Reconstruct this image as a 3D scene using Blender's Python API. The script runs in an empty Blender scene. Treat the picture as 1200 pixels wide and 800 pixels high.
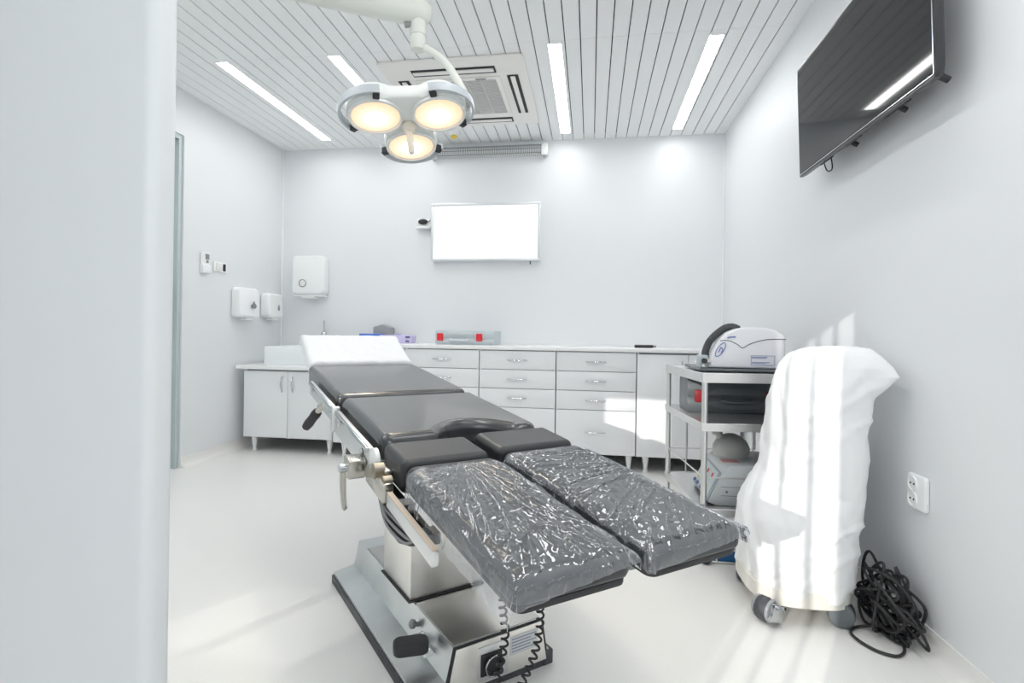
import bpy, bmesh, math, random
from mathutils import Vector, Matrix, noise
random.seed(7)
PI = math.pi
scn = bpy.context.scene
COL = scn.collection

# ------------------------------------------------------------------ helpers
def V(*a): return Vector(a)

WL = {}
def empty(name, loc):
    o = bpy.data.objects.new(name, None); COL.objects.link(o)
    o.location = loc; o.empty_display_size = .1
    WL[o.name] = Vector(loc)
    return o

def tag(o, label=None, cat=None, group=None, kind=None):
    if label: o['label'] = label
    if cat: o['category'] = cat
    if group: o['group'] = group
    if kind: o['kind'] = kind
    return o

def obj(name, bm, mat, parent=None, smooth=True, angle=40, origin=None):
    """link the bmesh (built in world coordinates) as one mesh object"""
    bmesh.ops.recalc_face_normals(bm, faces=bm.faces)
    co = [v.co for v in bm.verts]
    if origin is None:
        lo = Vector([min(c[i] for c in co) for i in range(3)]); hi = Vector([max(c[i] for c in co) for i in range(3)])
        origin = Vector(((lo.x+hi.x)/2, (lo.y+hi.y)/2, lo.z))
    origin = Vector(origin)
    for v in bm.verts: v.co -= origin
    me = bpy.data.meshes.new(name)
    if smooth:
        for f in bm.faces: f.smooth = True
        for e in bm.edges:
            if len(e.link_faces) == 2 and e.calc_face_angle(0) > math.radians(angle): e.smooth = False
    bm.to_mesh(me); bm.free()
    for m in (mat if isinstance(mat, (list, tuple)) else [mat]): me.materials.append(m)
    o = bpy.data.objects.new(name, me); COL.objects.link(o)
    WL[o.name] = origin
    if parent is not None:
        o.parent = parent; o.location = origin - WL[parent.name]
    else:
        o.location = origin
    return o

def BM(): return bmesh.new()

def objs(name, bm, mat, parent, **k):
    """one object per loose piece of the bmesh"""
    seen = set(); out = []
    for v0 in list(bm.verts):
        if v0 in seen: continue
        stack = [v0]; comp = []; seen.add(v0)
        while stack:
            v = stack.pop(); comp.append(v)
            for e in v.link_edges:
                o = e.other_vert(v)
                if o not in seen: seen.add(o); stack.append(o)
        cs = set(comp); t = bmesh.new(); mp = {v: t.verts.new(v.co) for v in comp}
        for f in bm.faces:
            if f.verts[0] in cs: t.faces.new([mp[v] for v in f.verts])
        out.append(obj(name, t, mat, parent, **k))
    bm.free()
    return out

def merge(bm, other, M=None):
    me = bpy.data.meshes.new('tmp'); other.to_mesh(me); other.free()
    if M is not None: me.transform(M)
    bm.from_mesh(me); bpy.data.meshes.remove(me)

def box(bm, x0, x1, y0, y1, z0, z1, bev=0, seg=2, M=None, midx=0):
    t = BM()
    bmesh.ops.create_cube(t, size=1)
    for v in t.verts:
        v.co = V((x0+x1)/2+v.co.x*(x1-x0), (y0+y1)/2+v.co.y*(y1-y0), (z0+z1)/2+v.co.z*(z1-z0))
    if bev: bmesh.ops.bevel(t, geom=t.edges[:], offset=bev, segments=seg, profile=.5, affect='EDGES')
    for f in t.faces: f.material_index = midx
    merge(bm, t, M)
    return bm

def boxo(*a, **k): return box(BM(), *a, **k)

def frames(pts, closed=False):
    n = len(pts); T = []
    for i in range(n):
        a = pts[(i-1) % n] if (closed or i > 0) else pts[i]
        b = pts[(i+1) % n] if (closed or i < n-1) else pts[i]
        d = (b-a); T.append(d.normalized() if d.length > 1e-9 else V(0, 0, 1))
    up = V(0, 0, 1) if abs(T[0].z) < .9 else V(1, 0, 0)
    N = [(up - T[0]*up.dot(T[0])).normalized()]
    for i in range(1, n):
        v = N[-1] - T[i]*N[-1].dot(T[i])
        N.append(v.normalized() if v.length > 1e-6 else N[-1])
    return T, N

def tube(bm, pts, r, seg=10, closed=False, cap=True):
    pts = [Vector(p) for p in pts]
    T, N = frames(pts, closed); rings = []
    for i, p in enumerate(pts):
        rr = r[i] if isinstance(r, (list, tuple)) else r
        B = T[i].cross(N[i])
        rings.append([bm.verts.new(p + (N[i]*math.cos(2*PI*k/seg) + B*math.sin(2*PI*k/seg))*rr) for k in range(seg)])
    n = len(rings)
    for i in range(n if closed else n-1):
        a, b = rings[i], rings[(i+1) % n]
        for k in range(seg):
            bm.faces.new((a[k], a[(k+1) % seg], b[(k+1) % seg], b[k]))
    if cap and not closed:
        bm.faces.new(rings[0][::-1]); bm.faces.new(rings[-1])
    return bm

def smooth_path(pts, n=8, closed=False):
    P = [Vector(p) for p in pts]; out = []; m = len(P)
    rng = range(m if closed else m-1)
    for i in rng:
        p0 = P[(i-1) % m] if (closed or i > 0) else P[i]; p1 = P[i]
        p2 = P[(i+1) % m]; p3 = P[(i+2) % m] if (closed or i < m-2) else P[(i+1) % m]
        for k in range(n):
            t = k/n
            out.append(.5*((2*p1) + (p2-p0)*t + (2*p0-5*p1+4*p2-p3)*t*t + (3*p1-p0-3*p2+p3)*t**3))
    if not closed: out.append(P[-1])
    return out

def lathe(bm, prof, M=None, seg=32, cap=True):
    """profile of (r, z) turned about z, then transformed by M"""
    t = BM(); rings = []
    for r, z in prof:
        if r < 1e-6: rings.append([t.verts.new((0, 0, z))])
        else: rings.append([t.verts.new((r*math.cos(2*PI*k/seg), r*math.sin(2*PI*k/seg), z)) for k in range(seg)])
    for a, b in zip(rings, rings[1:]):
        for k in range(seg):
            k2 = (k+1) % seg
            if len(a) == 1 and len(b) == 1: continue
            if len(a) == 1: t.faces.new((a[0], b[k2], b[k]))
            elif len(b) == 1: t.faces.new((a[k], a[k2], b[0]))
            else: t.faces.new((a[k], a[k2], b[k2], b[k]))
    if cap:
        if len(rings[0]) > 1: t.faces.new(rings[0][::-1])
        if len(rings[-1]) > 1: t.faces.new(rings[-1])
    merge(bm, t, M)
    return bm

def basis(o, x, y, z):
    return Matrix(((x[0], y[0], z[0], o[0]), (x[1], y[1], z[1], o[1]), (x[2], y[2], z[2], o[2]), (0, 0, 0, 1)))

def axis_m(o, z, xh=None):
    z = Vector(z).normalized(); xh = Vector(xh) if xh is not None else (V(1, 0, 0) if abs(z.x) < .9 else V(0, 1, 0))
    x = (xh - z*xh.dot(z)).normalized(); y = z.cross(x)
    return basis(o, x, y, z)

def cyl(bm, p0, p1, r, seg=20, r2=None):
    p0, p1 = Vector(p0), Vector(p1)
    return tube(bm, [p0, p1], [r, r if r2 is None else r2], seg)

def prism(bm, poly, h0, h1, M=None, bev=0, seg=2):
    """2D outline (x, y) extruded from z=h0 to z=h1"""
    t = BM()
    a = [t.verts.new((p[0], p[1], h0)) for p in poly]; b = [t.verts.new((p[0], p[1], h1)) for p in poly]
    n = len(poly)
    t.faces.new(a[::-1]); t.faces.new(b)
    for i in range(n): t.faces.new((a[i], a[(i+1) % n], b[(i+1) % n], b[i]))
    bmesh.ops.recalc_face_normals(t, faces=t.faces)
    if bev:
        ed = [e for e in t.edges if abs(e.verts[0].co.z-e.verts[1].co.z) < 1e-6]
        bmesh.ops.bevel(t, geom=ed, offset=bev, segments=seg, profile=.5, affect='EDGES')
    merge(bm, t, M)
    return bm

def offset_poly(poly, d):
    """inset a ccw polygon by d"""
    n = len(poly); out = []
    for i in range(n):
        a, b, c = Vector(poly[i-1]), Vector(poly[i]), Vector(poly[(i+1) % n])
        e1 = (b-a).normalized(); e2 = (c-b).normalized()
        n1 = Vector((-e1.y, e1.x)); n2 = Vector((-e2.y, e2.x))
        m = (n1+n2); m = m.normalized() if m.length > 1e-6 else n1
        k = d/max(.35, m.dot(n1))
        out.append(b+m*k)
    return out

def pad(bm, poly, h0, h1, r, M=None, seg=5, puff=0):
    """upholstered pad: ccw outline, rounded upper and lower edges"""
    t = BM(); rings = []
    prof = [(.012, h0), (.003, h0+.004), (0, h0+.012)]
    for k in range(seg+1):
        th = k/seg*PI/2
        prof.append((r*(1-math.cos(th)), h1-r+r*math.sin(th)))
    for d, h in prof:
        rings.append([t.verts.new((p[0], p[1], h)) for p in offset_poly(poly, d)])
    n = len(poly)
    for a, b in zip(rings, rings[1:]):
        for i in range(n): t.faces.new((a[i], a[(i+1) % n], b[(i+1) % n], b[i]))
    t.faces.new(rings[0][::-1]); t.faces.new(rings[-1])
    merge(bm, t, M)
    return bm

def rrect(x0, x1, y0, y1, r, n=5):
    out = []
    for cx, cy, a0 in ((x1-r, y1-r, 0), (x0+r, y1-r, 90), (x0+r, y0+r, 180), (x1-r, y0+r, 270)):
        for k in range(n+1):
            a = math.radians(a0+90*k/n); out.append((cx+r*math.cos(a), cy+r*math.sin(a)))
    return out

# ------------------------------------------------------------------ materials
def mat(name, col, rough=.5, metal=0, spec=.5, bump=0, bscale=60, bstretch=(1, 1, 1), var=0, vscale=20, coat=0, emit=None, estr=0, sheen=0, alpha=1, vcol=None):
    m = bpy.data.materials.new(name); m.use_nodes = True
    nt = m.node_tree; b = nt.nodes['Principled BSDF']
    b.inputs['Base Color'].default_value = (*col, 1); b.inputs['Roughness'].default_value = rough
    b.inputs['Metallic'].default_value = metal; b.inputs['Specular IOR Level'].default_value = spec
    b.inputs['Coat Weight'].default_value = coat; b.inputs['Coat Roughness'].default_value = .08
    b.inputs['Sheen Weight'].default_value = sheen
    if emit: b.inputs['Emission Color'].default_value = (*emit, 1); b.inputs['Emission Strength'].default_value = estr
    tc = None
    if bump or var:
        tc = nt.nodes.new('ShaderNodeTexCoord'); mp = nt.nodes.new('ShaderNodeMapping')
        mp.inputs['Scale'].default_value = bstretch
        nt.links.new(tc.outputs['Object'], mp.inputs['Vector'])
    if bump:
        n = nt.nodes.new('ShaderNodeTexNoise'); n.inputs['Scale'].default_value = bscale; n.inputs['Detail'].default_value = 4
        nt.links.new(mp.outputs[0], n.inputs['Vector'])
        bp = nt.nodes.new('ShaderNodeBump'); bp.inputs['Strength'].default_value = bump; bp.inputs['Distance'].default_value = .01
        nt.links.new(n.outputs['Fac'], bp.inputs['Height']); nt.links.new(bp.outputs[0], b.inputs['Normal'])
    if var:
        n = nt.nodes.new('ShaderNodeTexNoise'); n.inputs['Scale'].default_value = vscale; n.inputs['Detail'].default_value = 6
        nt.links.new(mp.outputs[0], n.inputs['Vector'])
        r = nt.nodes.new('ShaderNodeValToRGB')
        c2 = vcol or [max(0, c-var) for c in col]
        r.color_ramp.elements[0].position = .35; r.color_ramp.elements[1].position = .65
        r.color_ramp.elements[0].color = (*c2, 1); r.color_ramp.elements[1].color = (*([min(1, c+var) for c in col] if not vcol else col), 1)
        nt.links.new(n.outputs['Fac'], r.inputs['Fac']); nt.links.new(r.outputs[0], b.inputs['Base Color'])
    return m

def emis(name, col, s):
    m = bpy.data.materials.new(name); m.use_nodes = True; nt = m.node_tree; nt.nodes.clear()
    e = nt.nodes.new('ShaderNodeEmission'); o = nt.nodes.new('ShaderNodeOutputMaterial')
    e.inputs[0].default_value = (*col, 1); e.inputs[1].default_value = s
    nt.links.new(e.outputs[0], o.inputs[0]); return m

M_wall = mat('wall_panel', (.775, .792, .806), .42, spec=.4, bump=.02, bscale=6, bstretch=(8, 8, .5))
M_ceil = mat('ceiling_slat', (.885, .895, .895), .5, spec=.3)
M_black = mat('void_black', (.012, .012, .014), .8)
M_floor = mat('vinyl_floor', (.845, .838, .815), .34, spec=.45, bump=.03, bscale=220, var=.025, vscale=260)
M_cove = mat('vinyl_cove', (.835, .825, .80), .4)
M_trim = mat('white_trim', (.86, .875, .89), .35)
M_cab = mat('cabinet_laminate', (.845, .858, .87), .3, spec=.5)
M_gap = mat('cabinet_carcass', (.30, .31, .33), .6)
M_top = mat('white_worktop', (.88, .88, .88), .25, spec=.5)
M_plastic = mat('white_plastic', (.87, .88, .88), .28, spec=.5)
M_plasticw = mat('warm_white_plastic', (.80, .79, .75), .4)
M_cer = mat('ceramic', (.86, .885, .90), .12, spec=.6)
M_chrome = mat('chrome', (.62, .64, .66), .16, metal=1)
M_steel = mat('brushed_steel', (.90, .88, .84), .36, metal=1, bump=.02, bscale=40, bstretch=(1, 1, 30))
M_alu = mat('satin_aluminium', (.78, .79, .79), .36, metal=1)
M_nickel = mat('nickel', (.55, .53, .48), .25, metal=1)
M_base = mat('base_steel', (.72, .745, .745), .38, metal=1, bump=.015, bscale=18, var=.04, vscale=7)
M_vinyl = mat('black_vinyl', (.040, .043, .047), .27, spec=.75, bump=.006, bscale=300, coat=.25)
M_vinyl2 = mat('black_vinyl_matt', (.030, .032, .035), .38, spec=.5, bump=.008, bscale=300)
M_rubber = mat('black_rubber', (.025, .025, .027), .55)
M_rubg = mat('grey_rubber', (.055, .06, .066), .6, var=.012, vscale=60)
M_cloth = mat('white_cloth', (.88, .885, .89), .85, spec=.1, bump=.25, bscale=9, sheen=.15)
M_paper = mat('white_paper', (.88, .885, .895), .7, spec=.25, bump=.35, bscale=34)
M_red = mat('red_latch', (.72, .02, .03), .35)
M_redshade = mat('shaded_red_latch', (.34, .012, .02), .4)  # red latch darkened in colour for the shade on the trolley case
M_trolley = mat('trolley_steel', (.80, .80, .79), .36, metal=1, bump=.01, bscale=40, bstretch=(1, 1, 30))
M_grey = mat('grey_case', (.13, .148, .158), .42)
M_lgrey = mat('light_grey_case', (.50, .56, .59), .4)
M_tv = mat('tv_screen', (.006, .007, .008), .05, spec=.38)
M_tvb = mat('tv_body', (.035, .036, .039), .25, spec=.5)
M_lampw = mat('lamp_white', (.80, .82, .80), .3, spec=.5)
M_lampc = mat('arm_cream', (.70, .72, .67), .38, spec=.4)
M_bumper = mat('lamp_bumper', (.50, .54, .57), .35)
M_lens = bpy.data.materials.new('lamp_lens'); M_lens.use_nodes = True
nt = M_lens.node_tree; nt.nodes.clear()
_o = nt.nodes.new('ShaderNodeOutputMaterial'); _e = nt.nodes.new('ShaderNodeEmission'); _t = nt.nodes.new('ShaderNodeTexCoord'); _l = nt.nodes.new('ShaderNodeVectorMath'); _l.operation = 'LENGTH'
_r = nt.nodes.new('ShaderNodeValToRGB'); _n = nt.nodes.new('ShaderNodeTexNoise'); _n.inputs['Scale'].default_value = 60; _m = nt.nodes.new('ShaderNodeMath'); _m.operation = 'MULTIPLY_ADD'; _m.inputs[1].default_value = .022
_s = nt.nodes.new('ShaderNodeMapRange'); _s.inputs[1].default_value = .02; _s.inputs[2].default_value = .12
nt.links.new(_t.outputs['Object'], _l.inputs[0]); nt.links.new(_t.outputs['Object'], _n.inputs['Vector']); nt.links.new(_n.outputs[0], _m.inputs[0]); nt.links.new(_l.outputs['Value'], _m.inputs[2])
nt.links.new(_m.outputs[0], _s.inputs[0]); nt.links.new(_s.outputs[0], _r.inputs[0]); nt.links.new(_r.outputs[0], _e.inputs[0])
_r.color_ramp.elements[0].color = (1, .97, .90, 1); _r.color_ramp.elements[1].color = (1, .66, .43, 1); _r.color_ramp.elements[1].position = .95
_k = _r.color_ramp.elements.new(.5); _k.color = (1, .86, .68, 1)
_e.inputs[1].default_value = 1.15; nt.links.new(_e.outputs[0], _o.inputs[0])
M_bulb = emis('lamp_bulb', (1, .95, .84), 5)
M_tube = emis('ceiling_diffuser', (1, .998, .99), 16)
M_acw = mat('ac_panel', (.86, .845, .815), .45)
M_acg = mat('ac_grille', (.62, .62, .61), .6)
M_dark = mat('dark_slot', (.02, .02, .022), .6)
M_blue = mat('blue_plastic', (.02, .16, .40), .35)
M_bluebox = mat('blue_card', (.10, .22, .66), .5)
M_purple = mat('lilac_card', (.56, .52, .76), .5)
M_darkpurple = mat('dark_print', (.12, .11, .22), .5)
M_greycard = mat('grey_card', (.36, .36, .36), .6)
M_yellow = mat('yellow_plastic', (.85, .62, .05), .4)
M_dev = mat('device_grey', (.62, .65, .66), .4)
M_devpanel = mat('device_panel', (.36, .43, .48), .35)
M_paperlab = mat('printed_label', (.78, .79, .80), .5)
M_devbody = mat('device_white', (.78, .785, .82), .3)
M_logo = mat('logo_blue', (.20, .24, .48), .4)
M_line = mat('seam_line', (.05, .05, .06), .5)
M_midgrey = mat('mid_grey', (.25, .26, .26), .5)
M_bag = mat('grey_bellows', (.55, .55, .53), .45)
M_win = mat('window_frame', (.8, .8, .8), .4)
M_screen = bpy.data.materials.new('light_box_screen')
M_screen = mat('light_box_screen', (.80, .81, .81), .12, spec=.5, emit=(1, 1, 1), estr=.45)

def glassy(name, col, trans, rough):
    m = bpy.data.materials.new(name); m.use_nodes = True; nt = m.node_tree; nt.nodes.clear()
    o = nt.nodes.new('ShaderNodeOutputMaterial'); mx = nt.nodes.new('ShaderNodeMixShader')
    t = nt.nodes.new('ShaderNodeBsdfTransparent'); p = nt.nodes.new('ShaderNodeBsdfPrincipled')
    t.inputs[0].default_value = (.9, .95, .95, 1)
    p.inputs['Base Color'].default_value = (*col, 1); p.inputs['Roughness'].default_value = rough
    mx.inputs[0].default_value = 1-trans
    nt.links.new(t.outputs[0], mx.inputs[1]); nt.links.new(p.outputs[0], mx.inputs[2]); nt.links.new(mx.outputs[0], o.inputs[0])
    return m
M_frost = glassy('frosted_glass', (.66, .73, .74), .12, .3)

def film_mat(name):
    """clear polythene: mostly see-through, mirror-like creases, milky where it is gathered"""
    m = bpy.data.materials.new(name); m.use_nodes = True; nt = m.node_tree; nt.nodes.clear(); L = nt.links.new
    N = nt.nodes.new
    o = N('ShaderNodeOutputMaterial'); tc = N('ShaderNodeTexCoord')
    tr = N('ShaderNodeBsdfTransparent'); gl = N('ShaderNodeBsdfGlossy'); df = N('ShaderNodeBsdfDiffuse')
    tr.inputs[0].default_value = (.94, .96, .98, 1); gl.inputs['Roughness'].default_value = .11; gl.inputs[0].default_value = (.95, .97, 1, 1)
    df.inputs[0].default_value = (.84, .88, .93, 1)
    at = N('ShaderNodeAttribute'); at.attribute_name = 'crease'
    n1 = N('ShaderNodeTexNoise'); n1.noise_type = 'RIDGED_MULTIFRACTAL'; n1.inputs['Scale'].default_value = 2.0; n1.inputs['Detail'].default_value = 2; n1.inputs['Distortion'].default_value = .12
    n2 = N('ShaderNodeTexNoise'); n2.inputs['Scale'].default_value = 70; n2.inputs['Detail'].default_value = 3
    L(at.outputs['Vector'], n1.inputs['Vector']); L(tc.outputs['Object'], n2.inputs['Vector'])
    ad = N('ShaderNodeMath'); ad.operation = 'MULTIPLY_ADD'; ad.inputs[1].default_value = .14
    L(n2.outputs[0], ad.inputs[0]); L(n1.outputs[0], ad.inputs[2])
    bp = N('ShaderNodeBump'); bp.inputs['Strength'].default_value = .55; bp.inputs['Distance'].default_value = .006
    L(ad.outputs[0], bp.inputs['Height'])
    L(bp.outputs[0], gl.inputs['Normal'])
    fr = N('ShaderNodeFresnel'); fr.inputs[0].default_value = 1.5; L(bp.outputs[0], fr.inputs['Normal'])
    rp = N('ShaderNodeMapRange'); rp.inputs[1].default_value = 0; rp.inputs[2].default_value = 1; rp.inputs[3].default_value = .10; rp.inputs[4].default_value = .9
    L(fr.outputs[0], rp.inputs[0])
    rm = N('ShaderNodeMapRange'); rm.inputs[1].default_value = 1.0; rm.inputs[2].default_value = 1.9; rm.inputs[3].default_value = .06; rm.inputs[4].default_value = .42
    L(n1.outputs[0], rm.inputs[0])
    m1 = N('ShaderNodeMixShader'); m2 = N('ShaderNodeMixShader')
    L(rm.outputs[0], m1.inputs[0]); L(tr.outputs[0], m1.inputs[1]); L(df.outputs[0], m1.inputs[2])
    L(rp.outputs[0], m2.inputs[0]); L(m1.outputs[0], m2.inputs[1]); L(gl.outputs[0], m2.inputs[2])
    L(m2.outputs[0], o.inputs[0])
    return m
M_film = film_mat('polythene_film')

# ------------------------------------------------------------------ room
XL, XR, YB, H = -2.959, 1.114, 4.730, 2.75
XA, YF = XL, -1.0               # window wall behind the viewpoint
def st(name, bm, m, smooth=False, parent=None):
    o = obj(name, bm, m, parent, smooth=smooth); 
    if parent is None: o['kind'] = 'structure'
    return o

st('floor', boxo(XA-.1, XR+.12, YF-.1, YB+.12, -.10, 0), M_floor)
bm = BM(); pitch = .0923; gap = .0065
x = -.36 - pitch*29
HOLES = [(-1.404-.0, -.432, 3.239, 4.21)]
while x < XR:
    a, b = max(x+gap/2, XL), min(x+pitch-gap/2, XR)
    if b-a > .01:
        segs = [(YF, 3.119), (3.121, YB)]
        for y0, y1 in segs:
            box(bm, a, b, y0, y1, H, H+.012)
    x += pitch
o = st('ceiling', bm, M_ceil)
st('ceiling_void', boxo(XL-.1, XR+.12, YF-.1, YB+.12, H+.05, H+.09), M_black)
# walls
st('wall_back', boxo(XL-.12, XR+.12, YB, YB+.12, 0, H+.09), M_wall)
st('wall_right', boxo(XR, XR+.12, YF-.1, YB, 0, H+.09), M_wall)
bm = BM()
box(bm, XL-.12, XL, 3.475, YB, 0, H+.09); box(bm, XL-.12, XL, YF-.1, 2.45, 0, H+.09); box(bm, XL-.12, XL, 2.45, 3.475, 2.43, H+.09)
st('wall_left', bm, M_wall)
# window wall behind the viewpoint, its openings shaped to land the sun patches
WIN = [(-2.655, -2.135, 1.55, 1.995), (-1.135, -.775, .50, 2.135), (-2.90, -2.25, .70, .86), (-1.70, -1.50, 1.55, 1.995)]
bm = BM()
def wall_piece(x0, x1, z0, z1): box(bm, x0, x1, YF-.03, YF, z0, z1)
TOP = H+.09
wall_piece(XL, -2.90, 0, TOP)
wall_piece(-2.90, -2.655, 0, .70); wall_piece(-2.90, -2.655, .86, TOP)
wall_piece(-2.655, -2.25, 0, .70); wall_piece(-2.655, -2.25, .86, 1.55); wall_piece(-2.655, -2.25, 1.995, TOP)
wall_piece(-2.25, -2.135, 0, 1.55); wall_piece(-2.25, -2.135, 1.995, TOP); wall_piece(-2.135, -1.70, 0, TOP); wall_piece(-1.70, -1.50, 0, 1.55); wall_piece(-1.70, -1.50, 1.995, TOP)
wall_piece(-1.50, -1.135, 0, TOP)
wall_piece(-1.135, -.775, 0, .50); wall_piece(-1.135, -.775, 2.135, TOP)
wall_piece(-.775, XR, 0, TOP)
st('wall_front', bm, M_wall)
def window(name, w, bars, slats=0):
    bm = BM(); t = .012
    x0, x1, z0, z1 = w; ya, yb = YF-.028, YF-.004
    box(bm, x0, x1, ya, yb, z0, z0+t); box(bm, x0, x1, ya, yb, z1-t, z1)
    box(bm, x0, x0+t, ya, yb, z0, z1); box(bm, x1-.004, x1, ya, yb, z0, z1)
    for b, wd in bars: box(bm, b-wd/2, b+wd/2, YF-.02, YF-.012, z0, z1)
    for i in range(slats):
        z = z0+(i+.5)*(z1-z0)/slats; box(bm, x0, x1, YF-.017, YF-.015, z-.003, z+.003)
    st(name, bm, M_win)
window('window_1', WIN[0], [])
window('window_2', WIN[1], [(-1.083, .046), (-.982, .024), (-.878, .024)])
window('window_4', WIN[3], [])
window('sun_slot', WIN[2], [(-2.60, .06)], slats=10)  # unseen slatted slot, added to throw a faint sun patch on the floor
# free-standing pier close to the viewpoint
bm = BM(); prism(bm, rrect(-1.14, -.742, .80, .862, .020), 0, H)
st('wall_pier', bm, M_wall, smooth=True)
# coved skirting
def cove(name, pts):
    prof = [(0, .075), (.004, .075), (.005, .045), (.012, .022), (.028, .006), (.05, .0)]
    b = BM(); rows = []
    for (x, y, nx, ny) in pts:
        rows.append([b.verts.new((x+nx*d, y+ny*d, z+.0005)) for d, z in prof] + [b.verts.new((x, y, .0005))])
    for r0, r1 in zip(rows, rows[1:]):
        for i in range(len(r0)): b.faces.new((r0[i], r0[(i+1) % len(r0)], r1[(i+1) % len(r0)], r1[i]))
    b.faces.new(rows[0]); b.faces.new(rows[-1][::-1])
    st(name, b, M_cove, smooth=True)
cove('baseboard_left', [(XL, 3.475, 1, 0), (XL, YB, 1, 0)])
cove('baseboard_back', [(XL, YB, 0, -1), (XR, YB, 0, -1)])
cove('baseboard_right', [(XR, YB, -1, 0), (XR, YF, -1, 0)])
# corner trims
st('trim_1', boxo(XL, XL+.016, YB-.016, YB, .08, H, bev=.004), M_trim, smooth=True)
st('trim_2', boxo(XR-.012, XR, YB-.012, YB, .08, H, bev=.004), M_trim, smooth=True)
# sliding glass door in the left wall
d = boxo(XL-.075, XL-.055, 2.47, 3.455, .03, 2.40, bev=.003)
door = st('door_1', d, M_frost, smooth=True)
bm = BM(); box(bm, XL-.09, XL-.012, 3.44, 3.474, 0, 2.43, bev=.004); box(bm, XL-.09, XL-.012, 2.451, 2.48, 0, 2.43, bev=.004); box(bm, XL-.09, XL-.012, 2.48, 3.44, 2.395, 2.43)
obj('door_frame', bm, mat('door_alu', (.50, .57, .58), .4), door)
bm = BM(); cyl(bm, (XL-.02, 3.345, 1.02), (XL-.02, 3.345, 1.36), .012); 
for z in (1.06, 1.32): cyl(bm, (XL-.057, 3.345, z), (XL-.02, 3.345, z), .008)
obj('door_handle', bm, M_alu, door)
st('corridor_box', boxo(XL-.5, XL-.13, 2.3, 3.6, 0, 2.6), mat('corridor', (.62, .67, .68), .6))  # plain corridor box added beyond the frosted door

# ------------------------------------------------------------------ ceiling fittings
def strip_light(x0, x1, y0, y1, label):
    e = empty('ceiling_light', ((x0+x1)/2, (y0+y1)/2, H))
    tag(e, label, 'ceiling light', 'recessed strip lights in the slatted ceiling')
    t = .004; z0, z1 = H-.006, H-.0005
    bm = BM(); box(bm, x0-t, x0, y0-t, y1+t, z0, z1); box(bm, x1, x1+t, y0-t, y1+t, z0, z1)
    box(bm, x0, x1, y0-t, y0, z0, z1); box(bm, x0, x1, y1, y1+t, z0, z1)
    obj('frame', bm, M_trim, e)
    obj('diffuser', boxo(x0, x1, y0, y1, H-.004, H-.001), M_tube, e)
strip_light(-2.428, -2.349, 3.11, 4.49, 'long recessed strip light nearest the left wall')
strip_light(-1.662, -1.583, 3.12, 4.50, 'recessed strip light partly hidden behind the surgical lamp head')
strip_light(-.276, -.197, 3.15, 4.56, 'recessed strip light just right of the air conditioner panel')
strip_light(.654, .733, 3.17, 4.57, 'recessed strip light nearest the wall-mounted television')

# air conditioner cassette
ax0, ax1, ay0, ay1 = -1.392, -.436, 3.225, 4.29
e = empty('air_conditioner', ((ax0+ax1)/2, (ay0+ay1)/2, H)); tag(e, 'square off-white ceiling cassette air conditioner with centre grille', 'air conditioner')
bm = BM(); z0 = H-.02
prism(bm, rrect(ax0, ax1, ay0, ay1, .03), z0, H-.001, bev=.008)
obj('panel', bm, M_acw, e)
gx0, gx1, gy0, gy1 = ax0+.22, ax1-.22, ay0+.27, ay1-.25
bm = BM(); t = .035
box(bm, gx0-t, gx1+t, gy0-t, gy0, z0-.008, z0-.0003, bev=.003); box(bm, gx0-t, gx1+t, gy1, gy1+t, z0-.008, z0-.0003, bev=.003)
box(bm, gx0-t, gx0, gy0, gy1, z0-.008, z0-.0003, bev=.003); box(bm, gx1, gx1+t, gy0, gy1, z0-.008, z0-.0003, bev=.003)
gf = obj('grille_frame', bm, M_acw, e)
bm = BM(); box(bm, gx0, gx1, gy0, gy1, z0-.003, z0-.0005)
n = 26
for i in range(n):
    y = gy0+(i+.5)*(gy1-gy0)/n; box(bm, gx0, gx1, y-.004, y+.004, z0-.008, z0-.003)
for i in range(1, 5):
    x = gx0+i*(gx1-gx0)/5; box(bm, x-.004, x+.004, gy0, gy1, z0-.0075, z0-.003)
obj('grille', bm, M_acg, gf)
def louver(cx, cy, lx, ly):
    o = obj('air_outlet', boxo(cx-lx/2, cx+lx/2, cy-ly/2, cy+ly/2, z0-.004, z0-.0004, bev=.001), M_dark, e)
    b = BM()
    if lx > ly:
        box(b, cx-lx/2+.01, cx+lx/2-.01, cy-ly*.30, cy+ly*.12, z0-.014, z0-.0045, bev=.003)
    else:
        box(b, cx-lx*.2, cx+lx*.22, cy-ly/2+.01, cy+ly/2-.01, z0-.014, z0-.0045, bev=.003)
    obj('louver', b, M_acw, o)
cx, cy = (ax0+ax1)/2, (ay0+ay1)/2
louver(cx, ay0+.145, .56, .085); louver(cx, ay1-.115, .56, .085); louver(ax0+.105, cy, .075, .60); louver(ax1-.10, cy, .075, .60)
bm = BM()
for dx in (-.16, .16): box(bm, cx+dx-.035, cx+dx+.035, gy0-.026, gy0-.010, z0-.011, z0-.0085)
objs('latch', bm, M_midgrey, gf)

# smoke detector with a yellow clip, behind the lamp
e = empty('smoke_detector', (-1.19, 4.44, H)); tag(e, 'small white ceiling detector with a yellow cap near the back wall', 'detector')
bm = BM(); lathe(bm, [(.055, 0), (.055, -.012), (.045, -.03), (0, -.034)], Matrix.Translation((-1.19, 4.44, H-.0005)), 24)
obj('body', bm, M_plastic, e)
bm = BM(); lathe(bm, [(.026, 0), (.026, -.012), (.012, -.024), (0, -.026)], Matrix.Translation((-1.19, 4.44, H-.034)), 16)
obj('cap', bm, M_yellow, e)

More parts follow.
